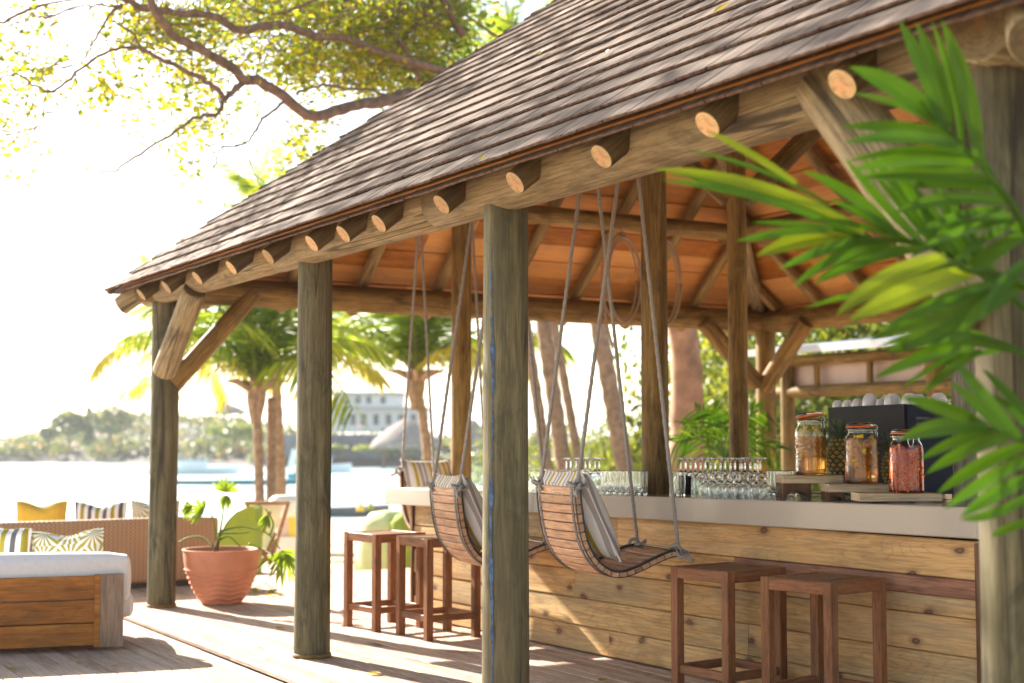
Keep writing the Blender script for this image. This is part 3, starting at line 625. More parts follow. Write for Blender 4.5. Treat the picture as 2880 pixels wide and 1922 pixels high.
mb = MB(); mb.add([(5.62 - 5.9, 11.05 - 8, .99), (5.60 - 5.9, 11.2 - 8, .99), (5.60 - 5.9, 11.06 - 8, .62), (6.0 - 5.9, 11.05 - 8, .99), (6.0 - 5.9, 11.2 - 8, .99), (6.0 - 5.9, 11.06 - 8, .62)], [(0, 1, 2), (5, 4, 3), (0, 3, 4, 1), (1, 4, 5, 2), (2, 5, 3, 0)]); mb.obj('bracket', M_PINE, BAR)

# ------------------------------------------------------------------ bar stools
def make_stool(h=.77, w=.485):
    root = thing('bar_stool', None, 'stool'); a = w / 2; lw = .058
    def pl(name, L, W, T, M, m=M_TEAKX): v, f, mi = plank_vf(L, W, T, .004); mb = MB(); mb.add(v, f, mi); put(mb.obj(name, m), M, root)
    for sx in (-1, 1):
        for sy in (-1, 1):
            v, f, mi = plank_vf(h - .001, lw, lw, .004); mb = MB()
            mb.add([(q[1], q[2], q[0]) for q in v], [tuple(reversed(k)) for k in f]); put(mb.obj('leg', M_TEAK), Matrix.Translation((sx * (a - lw / 2), sy * (a - lw / 2), h / 2)), root)
    il = w - 2 * lw
    for s in (-1, 1):
        pl('seat_rail', il, .068, lw - .006, frame((0, s * (a - lw / 2), h - .035), (1, 0, 0), (0, s, 0)) )
        pl('seat_rail', il, .068, lw - .006, frame((s * (a - lw / 2), 0, h - .035), (0, 1, 0), (s, 0, 0)))
        pl('footrest', il, .05, .03, frame((0, s * (a - lw / 2), .165), (1, 0, 0), (0, s, 0)))
        pl('footrest', il, .05, .03, frame((s * (a - lw / 2), 0, .165), (0, 1, 0), (s, 0, 0)))
    n = 6; sw = il / n
    for k in range(n): pl('seat_slat', il, sw - .006, .018, frame((0, -il / 2 + sw * (k + .5), h - .014), (1, 0, 0), (0, 0, 1)), M_SEATSL)
    return root
st0 = make_stool(); LBL = []
def stool_at(o, L, Fr, Rr, lab):
    pts = [at(*p, Z=.77) for p in (L, Fr, Rr)]; c = (pts[0] + pts[2]) / 2; d = pts[0] - pts[1]
    o.location = (c.x, c.y, 0); o.rotation_euler = (0, 0, math.atan2(d.y, d.x) - R(90)); tag(o, lab, 'stool', 'teak bar stools along the bar')
stool_at(st0, (1866, 1590), (2026, 1607), (2233, 1598), 'tall reddish teak bar stool just right of the nearer swing seat')
s = copy_tree(st0); stool_at(s, (2115, 1620), (2303, 1638), (2517, 1626), 'tall reddish teak bar stool nearest the big palm fronds, overlapping its neighbour')
s = copy_tree(st0); stool_at(s, (967, 1495), (1035, 1501.6), (1198, 1497.6), 'tall teak bar stool beside the second post, its slatted top in full sun')
s = copy_tree(st0); stool_at(s, (1112, 1508), (1202.5, 1518.5), (1354, 1509), 'tall teak bar stool half under the farther swing seat with a shaded top')

# ------------------------------------------------------------------ swings
def pillow_mb(w, h, t, n=14, pinch=.07, sag=0., dent=0.):
    mb = MB()
    for sgn in (1, -1):
        v = []; f = []
        for i in range(n + 1):
            for j in range(n + 1):
                u = -1 + 2 * i / n; q = -1 + 2 * j / n
                x = w / 2 * u * (1 - pinch * (1 - q * q) * 1.0); y = h / 2 * q * (1 - pinch * (1 - u * u))
                th = t / 2 * (max(0, (1 - u ** 4) * (1 - q ** 4))) ** .5 * (1 + .05 * math.sin(7 * u + 3 * q))
                y -= dent * h * max(0, q) * math.exp(-(u * 2.2) ** 2)
                v.append((x, sgn * th, y))
        for i in range(n):
            for j in range(n):
                a = i * (n + 1) + j; q = (a, a + n + 1, a + n + 2, a + 1); f.append(q if sgn < 0 else tuple(reversed(q)))
        mb.add(v, f)
    # piping round the seam
    ring = []
    for k in range(4 * n):
        side, r = divmod(k, n); c = -1 + 2 * r / n
        u, q = [(c, -1), (1, c), (-c, 1), (-1, -c)][side]
        y = h / 2 * q * (1 - pinch * (1 - u * u)); y -= dent * h * max(0, q) * math.exp(-(u * 2.2) ** 2)
        ring.append(Vector((w / 2 * u * (1 - pinch * (1 - q * q)), 0, y)))
    v, f = tube_vf(ring + [ring[0]], .006, 6, caps=False); mb.add(v, f)
    return mb
def rope_mb(pts, r, step=.012, lobes=3, pitch=.075):
    P = [Vector(p) for p in pts]; out = [P[0]]
    for a, b in zip(P[:-1], P[1:]):
        L = (b - a).length; n = max(1, int(L / step)); out += [a.lerp(b, (i + 1) / n) for i in range(n)]
    mb = MB(); mb.add(*tube_vf(out, r, 9, twist=math.pi / pitch, lobes=lobes)); return mb
def knot_mb(r, s=1.):
    mb = MB(); pts = [Vector((math.sin(t) + 2 * math.sin(2 * t), math.cos(t) - 2 * math.cos(2 * t), -1.2 * math.sin(3 * t))) * (.0135 * s) for t in np.linspace(0, 2 * math.pi, 34)]
    mb.add(*tube_vf(pts, r, 8, twist=60, lobes=3)); mb.add(*tube_vf([Vector((.03, .012, -.01)) * s, Vector((.052, .03, .0)) * s, Vector((.075, .034, -.006)) * s], r, 8)); return mb
PROF = [(0, 0), (.003, -.05), (.008, -.11), (.030, -.255), (.066, -.375), (.135, -.475), (.225, -.535), (.32, -.545), (.43, -.515), (.55, -.468), (.65, -.435), (.715, -.432)]
def make_swing(w=.58, zt=1.24, hangz=3.70, hx=.38, zscale=1.):
    """origin under the top of the backrest; +X faces the bar"""
    root = thing('rope_swing_seat', None, 'swing seat')
    path = smooth_path([(s, 0, zt + z * zscale) for s, z in PROF], 12)
    cum = [0]
    for a, c in zip(path[:-1], path[1:]): cum.append(cum[-1] + (c - a).length)
    def pt(s):
        s = max(0, min(cum[-1] - 1e-5, s)); i = max(k for k in range(len(cum) - 1) if cum[k] <= s); t = (s - cum[i]) / (cum[i + 1] - cum[i])
        p = path[i].lerp(path[i + 1], t); d = (path[i + 1] - path[i]).normalized(); return p, d
    n = int(cum[-1] / .0555); sw = cum[-1] / n; T = .026
    for k in range(n):
        p, d = pt(sw * (k + .5)); nin = Vector((-d.z, 0, d.x)); nin = nin if (nin.x > 0 or nin.z > .2) else -nin     # towards the sitter
        v, f, m = plank_vf(w, sw - .006, T, .003, nseg=5, bow=-.012); mb = MB(); mb.add(v, f, m); put(mb.obj('slat', M_SLAT), frame(p - nin * 0, (0, 1, 0), nin), root)
    def strip(name, y, wd, off, th, m, s0=0, s1=None):
        s1 = cum[-1] if s1 is None else s1; v = []; f = []; q = 46
        for i in range(q + 1):
            p, d = pt(s0 + (s1 - s0) * i / q); nin = Vector((-d.z, 0, d.x)); nin = nin if (nin.x > 0 or nin.z > .2) else -nin
            for a, o in ((-wd / 2, 0), (wd / 2, 0), (wd / 2, th), (-wd / 2, th)): pp = p + nin * (off + o); v.append((pp.x, y + a, pp.z))
        for i in range(q):
            for k in range(4): j = (k + 1) % 4; f.append((i * 4 + k, i * 4 + j, i * 4 + 4 + j, i * 4 + 4 + k))
        f += [(3, 2, 1, 0), tuple(q * 4 + k for k in range(4))]; mb = MB(); mb.add(v, f); return mb.obj(name, m, root)
    for s in (-1, 1):
        st = strip('metal_strap', s * (w / 2 - .055), .032, -T / 2 - .0065, .005, M_STRAP, 0, cum[-1] * .62)
        mb = MB()
        for k in range(10):
            p, d = pt(sw * (k + .5)); v, f = lathe_vf([(0, -.003), (.005, -.002), (.005, 0)], 8)
            nin = Vector((-d.z, 0, d.x)); nin = nin if nin.x > 0 else -nin; M = frame(p - nin * (T / 2 + .007) + Vector((0, s * (w / 2 - .055), 0)), (0, 1, 0), nin); mb.add([M @ Vector(q) for q in v], f)
        o = mb.obj('bolts', M_BOLT, st); tag(o, kind='stuff')
        strip('edge_frame', s * (w / 2 - .012), .022, T / 2 + .001, .014, M_BLACK)
        strip('edge_frame', s * (w / 2 - .008), .016, -T / 2 - .006, .005, M_BLACK)
    # bars across front and top
    for s_, off in ((cum[-1] - .008, .025), (.004, .012)):
        p, d = pt(s_); mb = MB(); mb.add(*tube_vf([(p.x, -w / 2 - .012, p.z + off), (p.x, w / 2 + .012, p.z + off)], .009, 8)); mb.obj('cross_bar', M_BLACK, root)
    for s in (-1, 1):
        for q, (x0, zz) in enumerate(((.012, zt + .02), (pt(cum[-1])[0].x, pt(cum[-1])[0].z + .03))):
            y = s * (w / 2 - .02); top = Vector((hx, s * (w / 2 - .01), hangz)); b0 = Vector((x0, y, zz))
            ro = rope_mb([b0, top], .0125).obj('rope', M_ROPE, root, smooth=True)
            kn = knot_mb(.0125, 1.5).obj('knot', M_ROPE, ro, smooth=True); kn.location = b0 + Vector((0, 0, -.012)); kn.rotation_euler = (random.uniform(-1, 1), random.uniform(0, 3), random.uniform(0, 3))
    for s in (-1, 1):   # loop over the purlin
        mb = MB(); c = Vector((hx, s * (w / 2 - .01), hangz + .03)); mb.add(*tube_vf([c + Vector((.112 * math.cos(t), 0, .112 * math.sin(t))) for t in np.linspace(0, 2 * math.pi, 22)], .0125, 8)); mb.obj('rope_loop', M_ROPE, root)
    return root, pt, cum
sw1, PT, CUM = make_swing(); sw1.location = (4.85, 7.58, 0); sw1.rotation_euler = (0, 0, R(-7.5)); tag(sw1, 'rope-hung swing seat of curved pink-brown slats, the nearer one right of the middle post', 'swing seat', 'rope swing seats at the bar')
sw2 = copy_tree(sw1); sw2.location = (4.85, 9.08, -.055); sw2.rotation_euler = (0, 0, R(-8)); tag(sw2, 'rope-hung slatted swing seat half hidden by the middle post, left side showing', 'swing seat', 'rope swing seats at the bar')
sw3 = copy_tree(sw1); tag(sw3, 'rope-hung swing seat at the far end of the bar, mostly hidden by the countertop', 'swing seat', 'rope swing seats at the bar')
sw3.location = tuple(Vector((at(1200, 1235, D=13.7).x, at(1200, 1235, D=13.7).y, 0))); sw3.rotation_euler = (0, 0, R(-90))
def cushion(name, label, mat_, w, h, t, M, parent_loc=None, dent=.0, pinch=.07, group=None):
    o = pillow_mb(w, h, t, dent=dent, pinch=pinch).obj(name, mat_, smooth=True); tag(o, label, 'cushion', group); o.matrix_world = M; return o
def on_swing(swo, label):
    M = Matrix.Translation(swo.location) @ swo.rotation_euler.to_matrix().to_4x4()
    up = Vector((-.25, 0, .52)); c = Vector((.160, -.01, 1.055))
    Ml = frame(c, (0, 1, 0), Vector((0, 0, 1)))
    ez = up.normalized(); ex = Vector((0, 1, 0)); ey = ez.cross(ex)
    Ml = Matrix(((ex.x, ey.x, ez.x, c.x), (ex.y, ey.y, ez.y, c.y), (ex.z, ey.z, ez.z, c.z), (0, 0, 0, 1)))
    return cushion('cushion', label, M_STRIPE, .56, .62, .21, M @ Ml, group='striped swing cushions')
on_swing(sw1, 'yellow, grey and white striped cushion on the nearer swing seat'); on_swing(sw2, 'yellow, grey and white striped cushion on the swing seat half hidden by the middle post')
on_swing(sw3, 'striped yellow and brown cushion seen above the far left end of the countertop')

# ------------------------------------------------------------------ bar top things
def glass_obj(name, prof_out, prof_in, seg=20):
    mb = MB(); prof = prof_out + list(reversed(prof_in)); mb.add(*lathe_vf(prof, seg)); return mb.obj(name, M_GLASS, smooth=True)
H = .165; tumbler = glass_obj('tumbler', [(0, 0), (.024, 0), (.027, .0005), (.0284, .003), (.0288, .007), (.0305, .055), (.0323, .11), (.0338, H - .006), (.0340, H - .002), (.0336, H), (.0330, H + .0006)], [(0, .016), (.022, .016), (.0255, .0165), (.0268, .019), (.0290, .06), (.0306, .11), (.0320, H - .006), (.0323, H - .002), (.0326, H)], 20)
def wine(sc=1.):   # stands on its rim, foot up
    out = [(.030, 0), (.036, .02), (.040, .045), (.036, .072), (.020, .092), (.006, .102), (.0042, .115), (.0042, .150), (.010, .157), (.034, .1625), (.034, .1645), (0, .1645)]
    inn = [(.0285, 0), (.0345, .02), (.0385, .045), (.0345, .071), (.019, .088), (0, .094)]
    return glass_obj('wine_glass', [(r * sc, z * sc) for r, z in out], [(r * sc, z * sc) for r, z in inn], 20)
def pl(o, p, lab, cat, grp): o.location = p; tag(o, lab, cat, grp); return o
def ctz(p): return Vector((p.x, p.y, ctop(p.y) + .0015))
def bar_at(px, D): p = at(px, 1400, D=D); return ctz(p)
first = True
def row_at(px, off):
    lo, hi = 4.5, 11.6
    for _ in range(40):
        y = (lo + hi) / 2; q = proj((by(y) - .062 + off, y, ctop(y)))[0]
        if q > px: lo = y
        else: hi = y
    return Vector((by(y) - .062 + off, y, ctop(y) + .0015))
ORD = ['first', 'second', 'third', 'fourth', 'fifth', 'sixth', 'seventh', 'eighth', 'ninth', 'tenth', 'eleventh', 'twelfth', 'thirteenth', 'fourteenth', 'fifteenth', 'sixteenth', 'seventeenth', 'eighteenth', 'nineteenth', 'twentieth']
def place_many(src, pts, lab, cat, grp, rep=None):
    pts = sorted(pts, key=lambda p: proj(p)[0])
    if isinstance(lab, str): lab = [lab + ', ' + ORD[i] + ' from its left end' for i in range(len(pts))]
    global _u
    for i, p in enumerate(pts):
        o = src if (i == 0 and not src.get('category')) else src.copy()
        if o is not src: coll.objects.link(o)
        pl(o, p, lab if isinstance(lab, str) else lab[i], cat, grp); o.rotation_euler = (0, 0, random.uniform(0, 6))
grid = []
for r_ in range(2):
    for k in range(7 - r_): grid.append(row_at(1704 + 17.5 * k + 6 * r_, .13 + .085 * r_))
place_many(tumbler, grid, 'clear tumbler in the tight row left of the thick post', 'glass', 'tumblers left of the counter post')
place_many(tumbler, [row_at(1896 + 19 * k, .15 + .0 * k) for k in range(2)], 'clear tumbler just right of the thick post', 'glass', 'tumblers right of the counter post')
grid = [row_at(2172 + 19 * k, .72) for k in range(4)] + [row_at(2180 + 19 * k, .81) for k in range(3)]
place_many(tumbler, grid, 'clear tumbler in the row behind the wooden riser', 'glass', 'tumblers behind the risers')
grid = [row_at(1494 + 19 * k, .20) for k in range(9)] + [row_at(1500 + 19 * k, .31) for k in range(9)]
tl = wine(1.0)
place_many(tl, [row_at(1984 + 24 * k, .12) for k in range(8)] + [row_at(2000 + 24 * k, .215) for k in range(4)], 'small upside-down stemmed glass in the front cluster', 'glass', 'small stemmed glasses in front')
place_many(tl, grid, 'upside-down glass in the crowd behind the swing cushion', 'glass', 'stemmed glasses at the far part of the counter')
wg = wine(1.55)
place_many(wg, [row_at(2086, .34), row_at(2128, .34)], ['taller upside-down wine glass, left one of the pair rising over the small glasses', 'taller upside-down wine glass, right one of the pair nearest the risers'], 'glass', 'taller wine glasses')
grid = [row_at(1592 + 27 * k, .50) for k in range(4)] + [row_at(1604 + 27 * k, .66) for k in range(4)]
place_many(wg, grid, 'long-stemmed glass in the back row left of the post', 'glass', 'long-stemmed glasses left of the post')
grid = [row_at(1915 + 28 * k, .52) for k in range(9)] + [row_at(1928 + 28 * k, .68) for k in range(8)]
place_many(wg, grid, 'long-stemmed glass in the back row right of the post', 'glass', 'long-stemmed glasses right of the post')
mb = MB(); mb.add(*box_vf(-.10, .10, -1.0, 1.0, 0, .010)); o = mb.obj('bar_mat', M_MAT); o.location = (6.63, 7.0, ctop(7.0) + .0125); o.rotation_euler = (R(.68), 0, 0); tag(o, 'long black rubber bar mat lying under the back row of glasses', 'mat')
o2 = MB(); o2.add(*lathe_vf([(0, 0), (.045, 0), (.05, .13), (.046, .13), (.042, .01), (0, .01)], 20)); o = o2.obj('shaker', M_GREYM, smooth=True); pl(o, bar_at(1925, 9.95), 'short dark grey metal beaker right of the thick post on the counter', 'beaker', None)
# coffee machine
mc = at(2552, 1400, D=8.62); mc = ctz(mc); e1 = Vector((math.sin(R(17)), math.cos(R(17)), 0)); e2 = Vector((e1.y, -e1.x, 0))
Lm, Wm, Hm = 1.02, .42, .575
MA = thing('coffee_machine', 'boxy dark grey espresso machine behind the fruit jars', 'coffee machine', mc, math.atan2(e1.y, e1.x))
def cbox(x0, x1, y0, y1, z0, z1, c=.004):
    v, f, m = plank_vf(x1 - x0, y1 - y0, z1 - z0, c); return [(a + (x0 + x1) / 2, q + (y0 + y1) / 2, z + (z0 + z1) / 2) for a, q, z in v], f
mb = MB(); mb.add(*cbox(0, Lm, -Wm, 0, .03, Hm, .006)); mb.obj('housing', M_NAVY, MA)
mb = MB(); mb.add(*cbox(.002, Lm - .002, .001, .010, .035, Hm + .004, .003)); mb.obj('back_panel', M_GREYM, MA)
mb = MB(); mb.add(*cbox(-.012, -.0015, -Wm + .01, -.003, .035, Hm, .003)); sp_ = mb.obj('side_panel', M_NAVY, MA)
for k in range(4):
    mb = MB(); mb.add(*cbox(-.0145, -.011, -.15, -.06, Hm - .09 - .035 * k, Hm - .075 - .035 * k, .001)); mb.obj('vent_slot', M_MAT, sp_)
for x in (.06, Lm - .06):
    for y in (-.06, -Wm + .06):
        mb = MB(); mb.add(*lathe_vf([(0, 0), (.02, 0), (.02, .032), (0, .032)], 12)); o = mb.obj('foot', M_BLACK, MA); o.location = (x, y, 0)
mb = MB(); mb.add(*tube_vf([(.02, -.02, Hm + .03), (.02, -Wm + .02, Hm + .03), (Lm - .02, -Wm + .02, Hm + .03)], .004, 6)); mb.obj('cup_rail', M_WIRE, MA)
# cups stand upside down on the machine
def cup(name, r, h, handle=True):
    mb = MB(); mb.add(*lathe_vf([(r, 0), (r * 1.0, .004), (r * .97, h * .45), (r * .82, h * .75), (r * .55, h * .93), (r * .52, h), (0, h)], 24)); mb.add(*lathe_vf([(0, h * .8), (r * .5, h * .78), (r * .93, h * .4), (r, 0)], 24))
    if handle: mb.add(*tube_vf([Vector((r * .95 + .016 * math.sin(t), 0, h * .45 + h * .26 * math.cos(t))) for t in np.linspace(0, math.pi, 9)], .004, 6))
    return mb.obj(name, M_CUP, smooth=True)
def on_machine(o, px, back, lab):
    p = at(px, 1140, D=8.9); n = Vector((e2.x, e2.y, 0)) 
    # intersect the sight line with a line on the machine top
    base = mc - Vector((0, 0, 0)) + n * back; d = ray(px, 1140); A = base - OC; den = d.x * e1.y - d.y * e1.x
    t = (A.x * e1.y - A.y * e1.x) / den; q = OC + d * t; o.location = (q.x, q.y, mc.z + Hm + .0045); o.rotation_euler = (0, 0, random.uniform(-2.6, -1.8)); tag(o, lab, 'cup', 'white cups upside down on the coffee machine')
e2_ = e2
on_machine(cup('cup', .036, .048), 2356, .05, 'small white cup upside down at the left end of the coffee machine')
on_machine(cup('cup', .036, .048), 2384, .06, 'small white cup upside down, second from the left end of the coffee machine')
on_machine(cup('cup', .038, .050), 2411, .05, 'small white cup upside down right beside the tall white cup')
on_machine(cup('tall_cup', .049, .082, False), 2447, .07, 'tall straight white cup upside down, the tallest on the coffee machine')
on_machine(cup('cup', .034, .045), 2477, .10, 'small white cup tucked between the tall cup and the wide round one')
on_machine(cup('tall_cup', .042, .072, False), 2494, .16, 'white cup standing behind the wide round cup on the machine')
on_machine(cup('wide_cup', .052, .072), 2510, .06, 'wide round white cup upside down near the corner of the machine')
on_machine(cup('wide_cup', .050, .068), 2558, .08, 'white cup partly behind a palm leaf at the corner of the machine')
on_machine(cup('cup', .040, .070, False), 2586, .25, 'white cup whose base just shows above the palm leaf')
on_machine(cup('wide_cup', .052, .070), 2640, .25, 'wide white cup at the far right of the machine beside the thin grey post')
# wooden risers
def riser(x0, x1, ytop, ybot, D, depth, leg=None, lab='', yaw=R(15)):
    """a chunky board, front edge seen between two picture columns"""
    a = at(x0, ytop, D=D); b_ = at(x1, ytop, D=D); w = (b_ - a).length; zt = a.z; th = (ybot - ytop) / F * D
    root = thing('serving_riser', lab, 'riser', (a.x, a.y, 0), math.atan2((b_ - a).y, (b_ - a).x))
    mb = MB(); mb.add(*cbox(0, w, 0, depth, zt - th, zt, .004)); root_b = mb.obj('board', M_BOARD, root)
    mb = MB(); mb.add(*cbox(.0, .003, -.001, depth + .001, zt - th + .002, zt - .002, .001)); 
    zb = ctop(a.y) + .001
    if leg:
        for lx0, lx1 in leg:
            X0, X1 = lx0 * w, lx1 * w; mb = MB(); prof = [(X0, zb), (X0, zt - th - .001), (X1, zt - th - .001), (X1, zb)]
            c = (X0 + X1) / 2; hw = (X1 - X0) / 2 * .78; hh = (zt - th - zb) * .55
            arch = [(c + hw * math.cos(t), zb + hh * math.sin(t)) for t in np.linspace(0, math.pi, 11)]
            P = prof + arch; n = len(P); v = [(x, .012, z) for x, z in P] + [(x, depth - .012, z) for x, z in P]
            mb.add(v, [tuple(range(n)), tuple(reversed(range(n, 2 * n)))] + [(k, k + n, (k + 1) % n + n, (k + 1) % n) for k in range(n)]); mb.obj('leg', M_WALNUT, root)
    return root, zt
r1, z1_ = riser(2203, 2372, 1338, 1360, 8.72, .26, [(0.0, .47)], 'wooden riser board on a dark arched leg, the highest of three')
r2, z2_ = riser(2332, 2500, 1362.5, 1385, 8.42, .24, [(.0, .26), (.74, 1.)], 'wooden riser board of middle height under the pineapple-filled jar')
r3, z3_ = riser(2419, 2650, 1388.5, 1411, 8.06, .22, None, 'thick wooden board lying flat on the counter under the red jar')
# clip-top jars
def liquid(name, c, rough=0., dens=None):
    m, nt, b = mat(name); b.inputs['Base Color'].default_value = (*c, 1); b.inputs['Transmission Weight'].default_value = 1; b.inputs['IOR'].default_value = 1.34; b.inputs['Roughness'].default_value = .02; return m
M_AMBER = liquid('amber_syrup', (1, .50, .10)); M_RUST = liquid('rust_syrup', (.92, .40, .09)); M_RED = liquid('red_syrup', (1, .24, .05))
M_APPLE = flat('preserved_apple', (.88, .66, .20), .4, noise=.2, nscale=30); M_PINEF = flat('preserved_pineapple', (.95, .66, .05), .4, noise=.25, nscale=60); M_CHILI = flat('preserved_carrot', (.90, .15, .01), .4, noise=.3, nscale=30)
def jar(px, D, zb, Rr, Hh, liq, fill, fr, nf, frange, lab, open_=0., yaw=0., fs=(.055, .018, .014), style='stick'):
    p = at(px, 1300, D=D); root = thing('preserving_jar', lab, 'jar', (p.x, p.y, zb + .001), yaw)
    out = [(0, 0), (Rr * .88, 0), (Rr * .95, .002), (Rr * .99, .008), (Rr, .016), (Rr, .03), (Rr, Hh * .33), (Rr, Hh * .62), (Rr * .995, Hh * .66), (Rr * .95, Hh * .73), (Rr * .80, Hh * .80), (Rr * .79, Hh * .85), (Rr * .86, Hh * .865), (Rr * .86, Hh * .885)]
    t = .0045; inn = [(0, .012), (Rr * .84, .012), (Rr * .92, .014), (Rr - t, .024), (Rr - t, .04), (Rr - t, Hh * .33), (Rr - t, Hh * .62), (Rr * .995 - t, Hh * .66), (Rr * .95 - t, Hh * .73), (Rr * .80 - t, Hh * .80), (Rr * .80 - t, Hh * .885)]
    mb = MB(); mb.add(*lathe_vf(out + list(reversed(inn)), 40)); mb.obj('glass_body', M_GLASS, root, smooth=True)
    fz = Hh * fill; ri = Rr - t + .0012; lp = [(0, .0112), (Rr * .905, .0112), (ri, .021)] + ([(ri, fz), (0, fz)] if fill <= .66 else [(ri, Hh * .655), (Rr * .95 - t + .0010, Hh * .725), (0, Hh * .725)])
    mb = MB(); mb.add(*lathe_vf(lp, 36)); mb.obj('liquid', liq, root, smooth=False)
    for k in range(nf):
        a = random.uniform(0, 6.28); rr = ri * .93 * random.random() ** .35; z = Hh * random.uniform(*frange)
        if style == 'wedge':
            L, W, T = [q * random.uniform(.7, 1.25) for q in fs]; v = [(-L / 2, -W / 2, -T / 2), (L / 2, -W * .1, -T / 2), (L / 2, W * .1, -T / 2), (-L / 2, W / 2, -T / 2), (-L / 2, -W / 2, T / 2), (L / 2, -W * .1, T / 2), (L / 2, W * .1, T / 2), (-L / 2, W / 2, T / 2)]
            f = [(0, 3, 2, 1), (4, 5, 6, 7), (0, 1, 5, 4), (1, 2, 6, 5), (2, 3, 7, 6), (3, 0, 4, 7)]
        else:
            v, f, m = plank_vf(*[q * random.uniform(.75, 1.25) for q in fs], .002, nseg=4, bow=random.uniform(.0, .012))
        mb = MB(); mb.add(v, f); o = mb.obj('fruit_piece', fr, root)
        tilt = Vector((random.gauss(0, .7), random.gauss(0, .7), random.gauss(0, 1.0))).normalized(); lim = ri - fs[0] * .35 * math.hypot(tilt.x, tilt.y) - .006
        rr = min(rr, max(0, lim)); M = frame((rr * math.cos(a), rr * math.sin(a), z), tilt, (random.gauss(0, 1), random.gauss(0, 1), random.gauss(0, 1))); o.matrix_local = M; o.parent = root
    # lid, seal and wire clip
    zl = Hh * .885; lr = Rr * .88; lid = thing('lid_hinge', None, None); lid.parent = root; del_ = None
    bpy.data.objects.remove(lid)
    T4 = Matrix.Translation((-lr, 0, zl + .003)) @ Matrix.Rotation(-open_, 4, 'Y') @ Matrix.Translation((lr, 0, 0))
    def lidobj(name, prof, m): mb = MB(); mb.add(*lathe_vf(prof, 36)); mb.v = [tuple(T4 @ Vector(q)) for q in mb.v]; return mb.obj(name, m, root, smooth=True)
    lidobj('rubber_seal', [(lr * .8, .0), (lr * 1.03, .0), (lr * 1.04, .004), (lr * 1.02, .008), (lr * .8, .008)], M_RUBBER)
    lidobj('glass_lid', [(0, .009), (lr * .98, .009), (lr, .014), (lr * .97, .022), (lr * .75, .028), (0, .028)], M_GLASS)
    mb = MB(); mb.add(*tube_vf([Vector((Rr * .865 * math.cos(t), Rr * .865 * math.sin(t), Hh * .852)) for t in np.linspace(0, 2 * math.pi, 33)], .0022, 6)); mb.obj('neck_wire', M_WIRE, root)
    mb = MB(); x = Rr * .88
    for s in (-1, 1): mb.add(*tube_vf(smooth_path([(x, s * .012, Hh * .85), (x + .008, s * .016, Hh * .82), (x + .010, s * .014, Hh * .76), (x + .013, s * .006, Hh * .70)], 4), .0022, 6)); mb.add(*tube_vf(smooth_path([(x, s * .012, Hh * .85), (x + .012, s * .018, Hh * .875), (x + .004, s * .014, Hh * .93), (x - .014, s * .005, Hh * .95)], 4), .0022, 6))
    mb.add(*tube_vf([(x + .013, -.006, Hh * .70), (x + .013, .006, Hh * .70)], .0022, 6)); mb.obj('wire_clip', M_WIRE, root)
    return root
J1D, J2D, J3D = 8.80, 8.50, 8.14
jar(2280, J1D, z1_, .0945, .385, M_AMBER, .62, M_APPLE, 44, (.30, .74), 'big clip-top jar of sliced apple in amber liquid, its lid tilted open', R(9), R(-75) , (.075, .026, .011))
jar(2423, J2D, z2_, .0965, .375, M_RUST, .68, M_PINEF, 60, (.26, .74), 'clip-top jar packed with yellow pineapple wedges above dark rusty liquid', R(0), R(-62), (.060, .036, .014), 'wedge')
jar(2549, J3D, z3_, .0955, .375, M_RED, .70, M_CHILI, 60, (.06, .66), 'clip-top jar of orange-red carrot sticks in red liquid, partly behind a palm leaf', R(0), R(-120), (.11, .014, .009))
